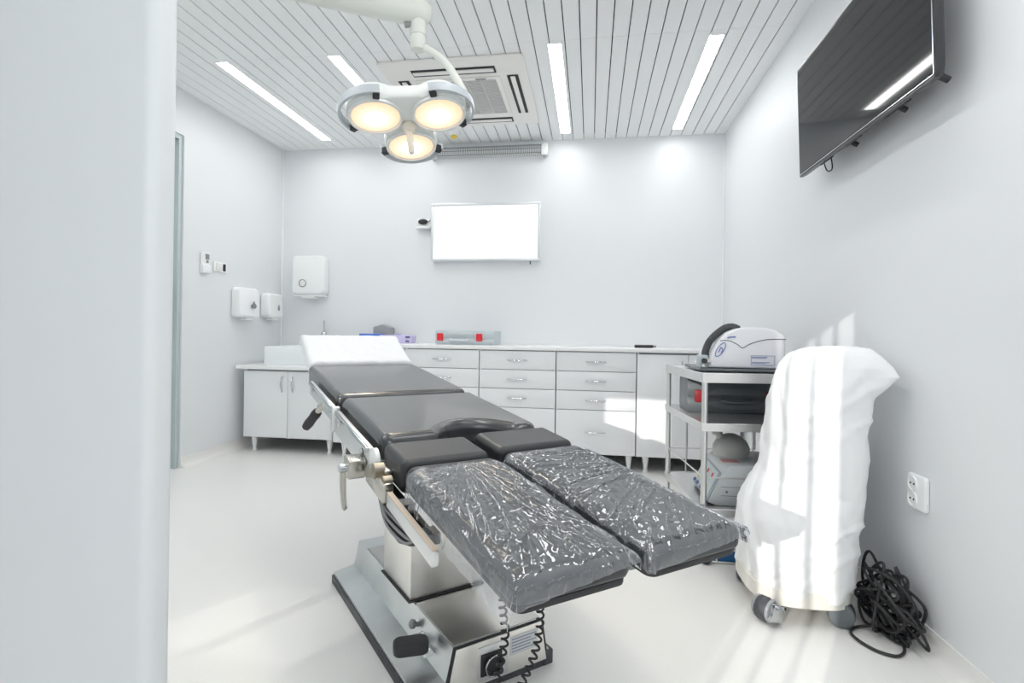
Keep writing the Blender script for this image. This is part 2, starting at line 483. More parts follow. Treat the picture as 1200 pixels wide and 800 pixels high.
# bactericidal tube lamp high on the back wall
e = empty('tube_lamp', (-.92, YB, 2.65)); tag(e, 'long white tube lamp with wire guard high on back wall', 'tube lamp')
obj('back_plate', boxo(-1.41, -.44, YB-.022, YB-.0005, 2.615, 2.70, bev=.004), M_plastic, e)
bm = BM(); cyl(bm, (-1.40, YB-.052, 2.655), (-.46, YB-.052, 2.655), .014, 12)
obj('tube', bm, M_plastic, e)
for sx in (-1.435, -.425):
    bm = BM(); box(bm, sx-.03, sx+.03, YB-.085, YB-.0005, 2.60, 2.705, bev=.012, seg=3)
    c = obj('end_cap', bm, M_plastic, e)
    bm = BM(); lathe(bm, [(.016, 0), (.016, .01), (.010, .014), (0, .014)], axis_m((sx, YB-.045, 2.598), (0, 0, -1)), 14)
    obj('knob', bm, M_bumper, c)
bm = BM()
for i in range(58):
    x = -1.40+i*.94/57
    tube(bm, [V(x, YB-.02, 2.70), V(x, YB-.078, 2.69), V(x, YB-.084, 2.655), V(x, YB-.078, 2.62), V(x, YB-.02, 2.612)], .0022, 5)
for z, y in ((2.69, YB-.079), (2.62, YB-.079), (2.655, YB-.085)): cyl(bm, (-1.405, y, z), (-.455, y, z), .0025, 6)
obj('wire_guard', bm, M_midgrey, e)

# ------------------------------------------------------------------ wall items
# light box
e = empty('light_box', (-.95, YB, 1.67)); tag(e, 'wide backlit film viewer box in slim aluminium frame on back wall', 'light box')
lx0, lx1, lz0, lz1 = -1.452, -.452, 1.668, 2.19
obj('casing', boxo(lx0+.004, lx1-.004, YB-.055, YB-.0005, lz0+.004, lz1-.004), M_trim, e)
bm = BM(); t = .022
box(bm, lx0, lx1, YB-.07, YB-.05, lz0, lz0+t, bev=.003); box(bm, lx0, lx1, YB-.07, YB-.05, lz1-t, lz1, bev=.003)
box(bm, lx0, lx0+t, YB-.07, YB-.05, lz0+t, lz1-t, bev=.003); box(bm, lx1-t, lx1, YB-.07, YB-.05, lz0+t, lz1-t, bev=.003)
obj('frame', bm, mat('frame_alu', (.70, .72, .74), .35, metal=.4), e)
obj('screen', boxo(lx0+t, lx1-t, YB-.062, YB-.0555, lz0+t, lz1-t), M_screen, e)
bm = BM(); box(bm, -.545, -.537, YB-.04, YB-.028, lz0-.03, lz0, bev=.002)
obj('pull_switch', bm, M_rubber, e)
# small wall sensor on a bracket
e = empty('wall_sensor', (-1.53, YB, 1.97)); tag(e, 'small dark oval sensor on a white bracket left of the light box', 'sensor')
bm = BM(); box(bm, -1.60, -1.458, YB-.03, YB-.0005, 1.985, 2.065, bev=.008); box(bm, -1.60, -1.458, YB-.075, YB-.02, 1.968, 1.984, bev=.004)
obj('bracket', bm, M_plastic, e)
bm = BM(); lathe(bm, [(0, -.022), (.02, -.020), (.042, -.008), (.046, 0), (.042, .008), (.02, .02), (0, .022)], basis((-1.535, YB-.052, 2.022), (1, 0, 0), (0, 0, 1), (0, -1, 0)), 24)
for v in bm.verts: v.co.z = 2.022+(v.co.z-2.022)*.55+.010
tube(bm, smooth_path([(-1.495, YB-.05, 2.03), (-1.475, YB-.05, 2.035), (-1.462, YB-.045, 2.055)]), .003, 6)
obj('sensor_body', bm, M_rubber, e)

# paper towel dispenser
tx0, tx1, tz0, tz1 = -2.785, -2.462, 1.355, 1.72
e = empty('towel_dispenser', ((tx0+tx1)/2, YB, tz0)); tag(e, 'white paper towel dispenser with round window on back wall', 'towel dispenser')
bm = BM(); prism(bm, rrect(tx0, tx1, tz0, tz1, .045, 6), 0, .125, basis((0, YB-.0005, 0), (1, 0, 0), (0, 0, 1), (0, -1, 0)), bev=.022, seg=4)
obj('casing', bm, M_plastic, e)
bm = BM(); lathe(bm, [(.037, 0), (.037, .004), (.030, .004), (.030, .001), (0, .001)], axis_m((-2.67, YB-.1255, 1.46), (0, -1, 0)), 28)
w = obj('window', bm, M_midgrey, e)
bm = BM(); lathe(bm, [(.030, 0), (.028, .003), (0, .004)], axis_m((-2.668, YB-.128, 1.461), (0, -1, 0)), 28)
obj('paper_roll', bm, M_plasticw, w)
bm = BM(); box(bm, tx0+.02, tx1-.02, YB-.11, YB-.001, tz0-.018, tz0-.0003, bev=.006); box(bm, tx0+.1, tx1-.09, YB-.118, YB-.05, tz0-.034, tz0-.019, bev=.006)
obj('tray', bm, M_plastic, e)

def soap(y0, y1, z0, z1, logo, label):
    e = empty('soap_dispenser', (XL, (y0+y1)/2, z0)); tag(e, label, 'soap dispenser', 'dispensers on the left wall')
    M = basis((XL+.0005, 0, 0), (0, 1, 0), (0, 0, 1), (1, 0, 0))
    b = BM(); prism(b, rrect(y0, y1, z0, z1, .035, 6), 0, .10, M, bev=.02, seg=4)
    for v in b.verts:
        if v.co.x > XL+.05: v.co.x -= .03*max(0, (v.co.z-(z0+z1)/2)/(z1-z0))*1.2
    obj('casing', b, M_plastic, e)
    b = BM(); yc = y0+.62*(y1-y0); zc = z0+.42*(z1-z0)
    pts = [(0, .035), (.014, .014), (.030, .006), (.034, -.012), (.020, -.026), (-.020, -.026), (-.034, -.012), (-.030, .006), (-.014, .014)] if logo else [(0, .03), (.014, .0), (.012, -.02), (0, -.028), (-.012, -.02), (-.014, 0)]
    prism(b, [(yc+p[0], zc+p[1]) for p in pts], .101, .104, M)
    obj('window', b, M_midgrey, e)
    b = BM(); box(b, XL+.02, XL+.085, (y0+y1)/2-.04, (y0+y1)/2+.05, z0-.020, z0-.0005, bev=.008)
    obj('push_bar', b, M_plastic, e)
soap(4.00, 4.262, 1.12, 1.375, True, 'white soap dispenser with wide grey window, nearer the sliding door')
soap(4.39, 4.615, 1.13, 1.355, False, 'white soap dispenser with narrow drop window, next to the room corner')

# remote control in holder, light switch
e = empty('remote_control', (XL, 3.685, 1.46)); tag(e, 'white air conditioner remote control in a wall holder by the door', 'remote control')
bm = BM(); box(bm, XL+.0005, XL+.024, 3.645, 3.725, 1.455, 1.61, bev=.008, seg=3); obj('handset', bm, M_plastic, e)
bm = BM(); box(bm, XL+.0005, XL+.034, 3.640, 3.730, 1.45, 1.515, bev=.006); obj('holder', bm, M_trim, e)
bm = BM(); box(bm, XL+.024, XL+.026, 3.675, 3.715, 1.555, 1.598); box(bm, XL+.024, XL+.026, 3.684, 3.708, 1.530, 1.550); obj('display', bm, M_midgrey, e)
e = empty('light_switch', (XL, 3.86, 1.47)); tag(e, 'white wall switch plate with dark rocker right of the remote', 'light switch')
bm = BM(); box(bm, XL+.0005, XL+.014, 3.785, 3.935, 1.478, 1.556, bev=.005, seg=3); obj('plate', bm, M_plastic, e)
bm = BM(); box(bm, XL+.014, XL+.022, 3.80, 3.86, 1.488, 1.546, bev=.004); obj('rocker', bm, M_plasticw, e)
bm = BM(); box(bm, XL+.014, XL+.021, 3.885, 3.912, 1.488, 1.546, bev=.003); obj('rocker', bm, M_rubber, e)

# double socket
e = empty('wall_socket', (XR, 1.98, .44)); tag(e, 'white double wall socket low on the right wall', 'socket')
M = basis((XR-.0005, 0, 0), (0, -1, 0), (0, 0, 1), (-1, 0, 0))
bm = BM(); prism(bm, rrect(-2.028, -1.925, .442, .56, .012), 0, .016, M, bev=.006, seg=3); obj('plate', bm, M_plastic, e)
for z in (.475, .527):
    bm = BM(); lathe(bm, [(.027, 0), (.026, .004), (.022, .004), (.020, .001), (0, .001)], axis_m((XR-.0165, 1.992, z), (-1, 0, 0)), 28); s = obj('outlet', bm, M_plastic, e)
    bm = BM()
    for dy in (-.0095, .0095): lathe(bm, [(.003, 0), (.003, .002), (0, .002)], axis_m((XR-.0178, 1.992+dy, z), (-1, 0, 0)), 8)
    obj('pin_hole', bm, M_dark, s)

# television
e = empty('television', (XR, 2.24, 1.80)); tag(e, 'black flat television hung high on the right wall', 'television')
ty0, ty1, tz0, tz1 = 1.735, 2.765, 1.80, 2.325; tx = .992
M = basis((tx, 0, 0), (0, -1, 0), (0, 0, 1), (1, 0, 0))
def tv_shape(inset, r): return rrect(-ty1+inset, -ty0-inset, tz0+inset, tz1-inset, r, 4)
bm = BM()
t = BM(); rings = []
for ins, d in ((.0, .0), (0, .012), (.006, .028), (.03, .045), (.10, .060)):
    rings.append([t.verts.new((p[0], p[1], d)) for p in tv_shape(ins, .010+ins*.6)])
for a, b in zip(rings, rings[1:]):
    for i in range(len(a)): t.faces.new((a[i], a[(i+1) % len(a)], b[(i+1) % len(a)], b[i]))
t.faces.new(rings[0][::-1]); t.faces.new(rings[-1]); merge(bm, t, M)
shell = obj('casing', bm, M_tvb, e, angle=30)
bm = BM(); prism(bm, rrect(-ty1+.010, -ty0-.010, tz0+.016, tz1-.010, .003), -.0015, -.0003, M); obj('screen', bm, M_tv, e)
bm = BM(); box(bm, tx-.003, tx+.002, ty0+.004, ty1-.004, tz0+.008, tz0+.0115); box(bm, tx-.003, tx+.002, ty0+.004, ty0+.0075, tz0+.008, tz1-.006); obj('bezel_trim', bm, M_chrome, e)
bm = BM()
for (a, b) in ((1.90, 2.06), (2.22, 2.34), (2.46, 2.58)): box(bm, tx+.014, tx+.026, a, b, tz0+.0005, tz0+.008, bev=.002)
objs('speaker_slot', bm, M_dark, e)
bm = BM(); box(bm, tx+.06, XR-.0005, 2.05, 2.45, 1.93, 2.2, bev=.006)
obj('wall_bracket', bm, M_rubber, e)
bm = BM()
for y in (1.80, 2.02, 2.36): cyl(bm, (tx+.045, y, tz0+.03), (tx+.075, y, tz0+.012), .010, 10)
objs('rear_knob', bm, M_rubber, e)
bm = BM(); tube(bm, smooth_path([(tx+.04, 2.60, tz0+.035), (tx+.055, 2.60, tz0-.018), (tx+.06, 2.56, tz0-.022), (tx+.05, 2.545, tz0+.035)], 8), .0028, 6); obj('cable_loop', bm, M_rubber, e)

# the set leans a little down into the room
bpy.context.view_layer.update()
hinge = Matrix.Translation((tx, 0, tz0+.26)) @ Matrix.Rotation(math.radians(-2.2), 4, 'Y') @ Matrix.Translation((-tx, 0, -tz0-.26))
for o in list(e.children_recursive):
    if o.name.startswith('wall_bracket') or o.type != 'MESH': continue
    off = Vector(WL[o.name])
    o.data.transform(Matrix.Translation(-off) @ hinge @ Matrix.Translation(off))

# ------------------------------------------------------------------ cabinets
def bow_handle(bm, p, axis, L, out):
    """slim bowed pull handle centred on p"""
    axis = Vector(axis); out = Vector(out); pts = []
    for k in range(13):
        t = -1+2*k/12; pts.append(Vector(p)+axis*(t*L/2)+out*(.004+.022*(1-t*t)))
    tube(bm, pts, [.0035+.0022*(1-abs(-1+2*k/12)) for k in range(13)], 8)

def cab_leg(x, y, z1, par):
    b = BM(); lathe(b, [(.017, 0), (.019, .006), (.019, .016), (.013, .018), (.026, z1-.006), (.030, z1-.0005)], Matrix.Translation((x, y, .0005)), 16)
    obj('leg', b, M_plastic, par)

def cabinet(name, x0, x1, yf, yb, zb, zt, label, group, doors=0, drawers=None, hinge=()):
    e = empty(name, ((x0+x1)/2, (yf+yb)/2, 0)); tag(e, label, 'cabinet', group)
    obj('carcass', boxo(x0+.002, x1-.002, yf+.019, yb, zb, zt), M_gap, e)
    g = .0022
    # side boards
    b = BM(); box(b, x0+.0015, x0+.016, yf+.0185, yb, zb-.0005, zt-.002); box(b, x1-.016, x1-.0015, yf+.0185, yb, zb-.0005, zt-.002)
    objs('side_panel', b, M_cab, e)
    if doors:
        w = (x1-x0)/doors
        for i in range(doors):
            a, c = x0+i*w+g, x0+(i+1)*w-g
            dd = obj('door', boxo(a, c, yf, yf+.018, zb, zt-.014, bev=.002), M_cab, e)
            hx = (c-.045) if (i % 2 == 0 and doors > 1) else (a+.045)
            b = BM(); bow_handle(b, (hx, yf-.0005, zt-.12), (0, 0, 1), .13, (0, -1, 0)); obj('handle', b, M_chrome, dd)
    if drawers:
        for z0, z1 in drawers:
            dd = obj('drawer', boxo(x0+g, x1-g, yf, yf+.018, z0+g, z1-g, bev=.002), M_cab, e)
            b = BM(); bow_handle(b, ((x0+x1)/2, yf-.0005, min(z1-.07, (z0+z1)/2+.0)), (1, 0, 0), .15, (0, -1, 0)); obj('handle', b, M_chrome, dd)
    for x in (x0+.075, x1-.045):
        for y in (yf+.05, yb-.06): cab_leg(x, y, zb, e)
    return e

GC = 'white cabinets along the back wall'
zS = .690
cabinet('sink_cabinet', -2.878, -2.082, 4.071, 4.68, .123, zS, 'low white two-door cabinet under the washbasin in the corner', GC, doors=2)
YC = 4.013; zT = .892
rows = [(.120, .4525), (.4525, .597), (.597, .742), (.742, zT-.004)]
cabinet('door_cabinet', -2.045, -1.452, YC, 4.68, .120, zT, 'white cabinet mostly hidden behind the table headrest, beside the sink cabinet', GC, doors=1)
cabinet('drawer_cabinet', -1.448, -.850, YC, 4.68, .120, zT, 'white drawer cabinet under the grey red-latched case', GC, drawers=rows)
cabinet('drawer_cabinet', -.847, -.256, YC, 4.68, .120, zT, 'middle white four-drawer cabinet of the back row', GC, drawers=rows)
cabinet('drawer_cabinet', -.253, .341, YC, 4.68, .120, zT, 'white drawer cabinet under the dark marker, catching the sun patch', GC, drawers=rows)
cabinet('door_cabinet', .344, 1.08, YC, 4.68, .120, zT, 'white door cabinet behind the steel trolley', GC, doors=2)
# worktops
b = BM(); prism(b, [(-2.06, YC-.02), (XR-.003, YC-.02), (XR-.003, YB-.002), (-2.06, YB-.002)], zT, zT+.028, bev=.006)
tag(obj('worktop', b, M_top), 'long white worktop over the drawer cabinets', 'worktop')
b = BM(); prism(b, [(XL+.03, 4.035), (-2.064, 4.035), (-2.064, YB-.002), (XL+.03, YB-.002)], zS, zS+.034, bev=.008)
tag(obj('worktop', b, M_top), 'short low white worktop carrying the washbasin', 'worktop')
# washbasin: raised rectangular trough
e = empty('washbasin', (-2.45, 4.36, zS+.034)); tag(e, 'white rectangular raised washbasin on the low worktop', 'washbasin')
sx0, sx1, sy0, sy1, sz0, sz1 = -2.745, -2.12, 4.13, 4.62, zS+.0345, .882
bm = BM(); rings = [[bm.verts.new((p[0], p[1], z)) for p in rrect(sx0+i, sx1-i, sy0+i, sy1-i, .02+.0*i)] for i, z in ((.004, sz0), (0, sz0+.01), (0, sz1-.006), (.005, sz1), (.02, sz1), (.026, sz1-.006), (.035, sz0+.03), (.09, sz0+.02))]
for a, c in zip(rings, rings[1:]):
    for i in range(len(a)): bm.faces.new((a[i], a[(i+1) % len(a)], c[(i+1) % len(a)], c[i]))
bm.faces.new(rings[0][::-1]); bm.faces.new(rings[-1])
bs = obj('basin', bm, M_cer, e)
bm = BM(); lathe(bm, [(.025, 0), (.025, .003), (0, .004)], Matrix.Translation((-2.43, 4.38, sz0+.0205)), 20); obj('drain', bm, M_chrome, e)
# tap
e = empty('tap', (-2.48, 4.66, zS+.034)); tag(e, 'chrome mixer tap with long upright lever behind the washbasin', 'tap')
bm = BM(); ty = 4.665
lathe(bm, [(.03, 0), (.03, .01), (.022, .014), (.022, .20), (.027, .21), (.027, .265), (.02, .285), (0, .288)], Matrix.Translation((-2.48, ty, zS+.0345)), 22)
obj('body', bm, M_chrome, e)
bm = BM(); tube(bm, smooth_path([(-2.485, ty-.02, .935), (-2.51, ty-.10, .95), (-2.525, ty-.19, .945), (-2.53, ty-.215, .925)]), .014, 12); obj('spout', bm, M_chrome, e)
bm = BM(); cyl(bm, (-2.48, ty, 1.008), (-2.478, ty-.01, 1.115), .006, 10); obj('lever', bm, M_chrome, e)

# ------------------------------------------------------------------ things on the worktop
zW = zT+.0285
e = empty('glove_box', (-1.93, 4.5, zW)); tag(e, 'blue cardboard box on worktop behind the headrest', 'box')
obj('carton', boxo(-2.028, -1.84, 4.44, 4.56, zW, 1.0, bev=.002), M_bluebox, e)
bm = BM(); box(bm, -2.00, -1.845, 4.4385, 4.4395, .93, .958); obj('white_band', bm, M_paperlab, e)
e = empty('glove_box', (-1.69, 4.5, zW)); tag(e, 'lilac cardboard box with a dark spot right of the blue box', 'box')
obj('carton', boxo(-1.838, -1.545, 4.44, 4.56, zW, .99, bev=.002), M_purple, e)
bm = BM(); box(bm, -1.805, -1.775, 4.4385, 4.4395, .94, .958); box(bm, -1.60, -1.558, 4.4385, 4.4395, .965, .982); box(bm, -1.60, -1.565, 4.4385, 4.4395, .93, .945); obj('print', bm, M_darkpurple, e)
bm = BM(); lathe(bm, [(.035, 0), (.03, .008), (0, .014)], Matrix.Translation((-1.69, 4.5, .9905)) @ Matrix.Diagonal((1, .6, 1, 1)), 18); obj('opening_tab', bm, mat('lilac_dark', (.36, .34, .55), .5), e)
e = empty('card_box', (-1.88, 4.64, zW)); tag(e, 'grey peaked card box behind the blue box', 'box')
bm = BM(); prism(bm, [(-1.97, zW), (-1.80, zW), (-1.80, 1.055), (-1.885, 1.085), (-1.97, 1.06)], 0, .09, basis((0, 4.70, 0), (1, 0, 0), (0, 0, 1), (0, -1, 0)), bev=.003)
obj('carton', bm, M_greycard, e)

def tool_case(name, x0, x1, y0, y1, z0, z1, m, label, hm, dent):
    e = empty(name, ((x0+x1)/2, (y0+y1)/2, z0)); tag(e, label, 'case')
    zm = z0+(z1-z0)*.45
    prof = [(y0+.012, z0), (y0, z0+.02), (y0, zm-.02), (y0+.010, zm), (y0, zm+.02), (y0+.004, z1-.02), (y0+.018, z1), (y1-.01, z1), (y1, z1-.02), (y1, z0+.02), (y1-.01, z0)]
    b = BM(); prism(b, prof, x0, x1, basis((0, 0, 0), (0, 1, 0), (0, 0, 1), (1, 0, 0)), bev=.006)
    obj('shell', b, m, e)
    w = (x1-x0)
    for fx in ((.075, .20) if dent else (.035, .135)), ((.80, .925) if dent else (.70, .80)):
        b = BM(); box(b, x0+fx[0]*w, x0+fx[1]*w, y0-.012, y0+.012, zm-.022, zm+.040, bev=.004)
        objs('latch', b, M_red if not dent else M_redshade, e)
    xm = x0+w*(.5 if dent else .42); hw = w*.15
    b = BM(); tube(b, smooth_path([(xm-hw, y0-.0035, zm-.006), (xm-hw, y0-.026, zm-.012), (xm-hw*.6, y0-.030, zm-.016), (xm+hw*.6, y0-.030, zm-.016), (xm+hw, y0-.026, zm-.012), (xm+hw, y0-.0035, zm-.006)], 6), .0085, 10)
    obj('handle', b, hm, e)
    b = BM()
    if dent:
        for s in (1, -1):
            prism(b, [(xm-.16, zm+s*.016), (xm-.11, zm+s*.045), (xm-.05, zm+s*.055), (xm+.05, zm+s*.055), (xm+.11, zm+s*.045), (xm+.16, zm+s*.016)][::s], -.0005, .004, basis((0, y0, 0), (1, 0, 0), (0, 0, 1), (0, -1, 0)), bev=.0015)
    else:
        box(b, xm-.10, xm+.10, y0-.004, y0-.0005, zm+.03, zm+.048, bev=.001)
    obj('grip_recess', b, hm, e)
tool_case('tool_case', -1.272, -.775, 4.24, 4.56, zW, 1.038, M_lgrey, 'light grey plastic case with two red latches on the worktop', M_dev, False)
b = BM(); cyl(b, (.345, 4.25, zW+.0125), (.485, 4.27, zW+.0125), .012, 12); 
e = obj('marker_pen', b, M_rubber); tag(e, 'dark marker pen lying on the worktop', 'pen')
b = BM(); cyl(b, (.4855, 4.27, zW+.0125), (.51, 4.2736, zW+.0125), .009, 12); obj('pen_cap', b, M_midgrey, e)

# ------------------------------------------------------------------ steel trolley
ca = math.radians(6.2); cX = V(math.cos(ca), math.sin(ca), 0); cY = V(-math.sin(ca), math.cos(ca), 0)
cO = V(.512, 2.478, 0); CW, CL = .475, .625
MC = basis(cO, cX, cY, (0, 0, 1))
def cp(x, y, z): return cO+cX*x+cY*y+V(0, 0, z)
e = empty('trolley', cp(CW/2, CL/2, 0)); tag(e, 'stainless steel three-shelf trolley by the right wall', 'trolley')
def shelf(z, lip, nm='shelf'):
    b = BM(); box(b, -.012, CW+.012, -.012, CL+.012, z-.004, z, M=MC)
    for (x0, x1, y0, y1) in ((-.014, CW+.014, -.016, -.012), (-.014, CW+.014, CL+.012, CL+.016), (-.016, -.012, -.016, CL+.016), (CW+.012, CW+.016, -.016, CL+.016)):
        box(b, x0, x1, y0, y1, z-lip, z+.004, M=MC, bev=.001, seg=1)
    return obj(nm, b, M_trolley, e)
shelf(.852, .040); shelf(.627, .032); shelf(.245, .03)
for x, y in ((0, 0), (CW, 0), (0, CL), (CW, CL)):
    b = BM(); cyl(b, cp(x, y, .085), cp(x, y, .846), .0135, 16); p = obj('post', b, M_trolley, e)
for i, (x, y) in enumerate(((0, 0), (CW, 0), (0, CL), (CW, CL))):
    b = BM(); cyl(b, cp(x, y, .062), cp(x, y, .085), .017, 16); c = obj('caster', b, M_rubg, e)
    b = BM(); q = cp(x, y, 0); ax = (cX*(1 if i % 2 else .4)+cY*.6).normalized()
    lathe(b, [(0, -.011), (.030, -.011), (.032, -.007), (.032, .007), (.030, .011), (0, .011)], axis_m(q+V(0, 0, .0325)+ax.cross(V(0, 0, 1))*.012, ax), 22)
    obj('wheel', b, M_rubber, c)
b = BM(); z = .385
for a, c in (((0, 0), (CW, 0)), ((CW, 0), (CW, CL)), ((CW, CL), (0, CL)), ((0, CL), (0, 0))): cyl(b, cp(*a, z), cp(*c, z), .0038, 8)
for x in (.10, .29): cyl(b, cp(x, CL, .245), cp(x, CL, .600), .0036, 8)
obj('guard_rail', b, M_trolley, e)

# white table-top device with a hose
e = empty('laser_device', (.71, 2.72, .853)); tag(e, 'white curved medical device with a hose on the trolley top', 'medical device')
db = .8725
bm = BM(); box(bm, .50, .90, 2.56, 2.93, .8575, .870, bev=.004); 
obj('base_plate', bm, M_grey, e)
bm = BM()
for x in (.56, .85):
    for y in (2.62, 2.88): lathe(bm, [(.014, 0), (.014, .004), (0, .004)], Matrix.Translation((x, y, .8533)), 12)
objs('foot', bm, M_rubber, e)
prof = [(.545, db), (.555, .90), (.572, .95), (.597, 1.00), (.630, 1.037), (.672, 1.056), (.72, 1.064), (.80, 1.063), (.845, 1.052), (.882, 1.030), (.890, 1.015), (.890, db)]
Mf = basis((0, 2.59, 0), (1, 0, 0), (0, 0, 1), (0, 1, 0))
bm = BM(); prism(bm, prof[::-1], 0, .32, Mf, bev=.012, seg=3); obj('housing', bm, M_devbody, e)
bm = BM(); tube(bm, smooth_path([(.600, 2.5895, 1.000), (.640, 2.5895, 1.000), (.675, 2.5895, .985), (.70, 2.5895, .968), (.73, 2.5895, .985), (.78, 2.5895, 1.003), (.83, 2.5895, 1.010), (.888, 2.5895, 1.010)]), .0016, 6); obj('seam', bm, M_line, e)
bm = BM()
for (x0, x1, z0, z1) in ((.738, .842, .932, .9335), (.738, .842, .888, .8895), (.738, .7395, .888, .933), (.8405, .842, .888, .933)): box(bm, x0, x1, 2.5883, 2.5897, z0, z1)
for z in (.926, .921, .902, .897): box(bm, .742, .80+.03*random.random(), 2.5886, 2.5897, z-.0012, z+.0012)
obj('printed_label', bm, M_logo, e)
bm = BM(); pts = [V(.602+.032*math.cos(a)*.45+.018*math.sin(a), 2.5886, .958+.032*math.sin(a)-.004*math.cos(a)) for a in [2*PI*k/24 for k in range(24)]]
tube(bm, pts, .0022, 6, closed=True); tube(bm, smooth_path([(.594, 2.5886, .945), (.604, 2.5886, .968), (.612, 2.5886, .955), (.604, 2.5886, .944)]), .0024, 6)
tube(bm, smooth_path([(.632, 2.5886, 1.013), (.650, 2.5886, 1.018), (.668, 2.5886, 1.018)]), .0035, 6)
obj('emblem', bm, M_logo, e)
bm = BM(); tube(bm, smooth_path([(.549, 2.66, .905), (.549, 2.66, .945), (.566, 2.66, .992), (.598, 2.66, 1.030), (.638, 2.66, 1.060), (.672, 2.66, 1.066), (.70, 2.66, 1.055)], 8), .017, 14); obj('hose', bm, M_rubg, e)
bm = BM(); box(bm, .515, .55, 2.60, 2.70, .8705, .93, bev=.004); pl = obj('connector_block', bm, M_lgrey, e)
bm = BM(); cyl(bm, (.53, 2.598, .905), (.53, 2.575, .905), .012, 14); objs('plug', bm, M_rubber, pl)
bm = BM(); cyl(bm, (.548, 2.598, .905), (.548, 2.578, .905), .008, 12); cyl(bm, (.523, 2.598, .883), (.523, 2.57, .883), .007, 12); objs('plug', bm, M_nickel, pl)

# dark case on the middle shelf
tool_case('tool_case', .497, .975, 2.82, 3.07, .6275, .800, M_grey, 'dark grey case with red latches on the trolley middle shelf', mat('case_handle_grey', (.17, .19, .205), .38), True)

# box-shaped unit with a slanted panel on the bottom shelf
e = empty('electrosurgical_unit', (.73, 2.72, .2455)); tag(e, 'light grey electronic unit with slanted coloured panel on the bottom shelf', 'electronic unit')
z0 = .2458
bm = BM(); prism(bm, [(.545, z0+.012), (.58, z0), (.90, z0), (.90, z0+.185), (.640, z0+.185), (.612, z0+.16)], 0, .345, basis((0, 2.88, 0), (1, 0, 0), (0, 0, 1), (0, -1, 0)), bev=.004)
obj('housing', bm, M_dev, e)
# front panel: plane through (.545, z0+.012) .. (.585, z0+.16)
p0, p1 = V(.545, 0, z0+.012), V(.612, 0, z0+.16); pu = (p1-p0).normalized(); pn = V(-pu.z, 0, pu.x)
Mp = basis(p0, (0, -1, 0), pu, pn)
bm = BM(); box(bm, -2.872, -2.543, .004, .148, .0005, .006, bev=.002, M=Mp); pn_o = obj('control_panel', bm, M_devpanel, e)
bm = BM(); box(bm, -2.86, -2.57, .012, .140, .006, .0075, M=Mp); obj('panel_print', bm, mat('panel_print', (.60, .66, .68), .4), pn_o)
for (y, h, m_, s) in ((2.83, .11, M_red, .02), (2.72, .11, M_red, .02), (2.63, .11, M_red, .02), (2.83, .05, M_yellow, .022), (2.74, .045, M_paperlab, .024), (2.64, .05, M_yellow, .02)):
    bm = BM(); box(bm, -y-s*.5, -y+s*.5, h-s*.5, h+s*.5, .0076, .0095, M=Mp); obj('button', bm, m_, pn_o)
for y in (2.84, 2.78, 2.70, 2.62):
    bm = BM(); lathe(bm, [(.009, 0), (.009, .010), (.004, .012), (0, .006)], Mp @ Matrix.Translation((-y, .024, .0076)), 12); obj('jack', bm, M_logo, pn_o)
bm = BM()
for z in (.085, .045): box(bm, .60, .899, 2.5338, 2.5349, z0+z, z0+z+.0025)
obj('drawer_seam', bm, M_midgrey, e)
bm = BM(); lathe(bm, [(.006, 0), (.006, .006), (0, .008)], axis_m((.625, 2.5349, z0+.065), (0, -1, 0)), 12); obj('knob', bm, M_midgrey, e)
bm = BM(); box(bm, .62, .70, 2.60, 2.66, z0+.1852, z0+.187); obj('red_label', bm, mat('red_print', (.75, .35, .35), .5), e)
# grey bulb-shaped item on it
e = empty('breathing_bellows', (.70, 2.76, .431)); tag(e, 'grey dome-shaped bag lying on top of the electronic unit', 'bellows')
bm = BM(); lathe(bm, [(.082, 0), (.088, .02), (.086, .045), (.07, .075), (.045, .095), (.02, .105), (0, .106)], Matrix.Translation((.70, 2.77, z0+.1853)), 28); obj('dome', bm, M_bag, e)
bm = BM(); cyl(bm, (.655, 2.77, z0+.262), (.635, 2.765, z0+.30), .018, 16); lathe(bm, [(.024, 0), (.026, .02), (.02, .034), (0, .036)], axis_m((.635, 2.765, z0+.29), (-.3, 0, 1)), 18); obj('neck', bm, M_bag, e)

# blue foot pedal under the trolley
e = empty('foot_pedal', (.61, 2.55, 0)); tag(e, 'blue foot pedal in a wire guard on the floor under the trolley', 'foot pedal')
bm = BM(); prism(bm, [(2.50, .0005), (2.66, .0005), (2.66, .07), (2.60, .075), (2.50, .03)], .545, .665, basis((0, 0, 0), (0, 1, 0), (0, 0, 1), (1, 0, 0)), bev=.006); obj('pedal_body', bm, M_blue, e)
bm = BM(); tube(bm, smooth_path([(.538, 2.49, .006), (.538, 2.49, .05), (.55, 2.49, .062), (.66, 2.49, .062), (.675, 2.49, .05), (.675, 2.49, .006)], 5), .0045, 8)
tube(bm, smooth_path([(.675, 2.49, .055), (.685, 2.56, .062), (.675, 2.68, .06)], 5), .0045, 8); cyl(bm, (.538, 2.49, .006), (.675, 2.49, .006), .0045, 8); cyl(bm, (.575, 2.49, .006), (.575, 2.49, .062), .0045, 8)
obj('wire_guard', bm, M_steel, e)

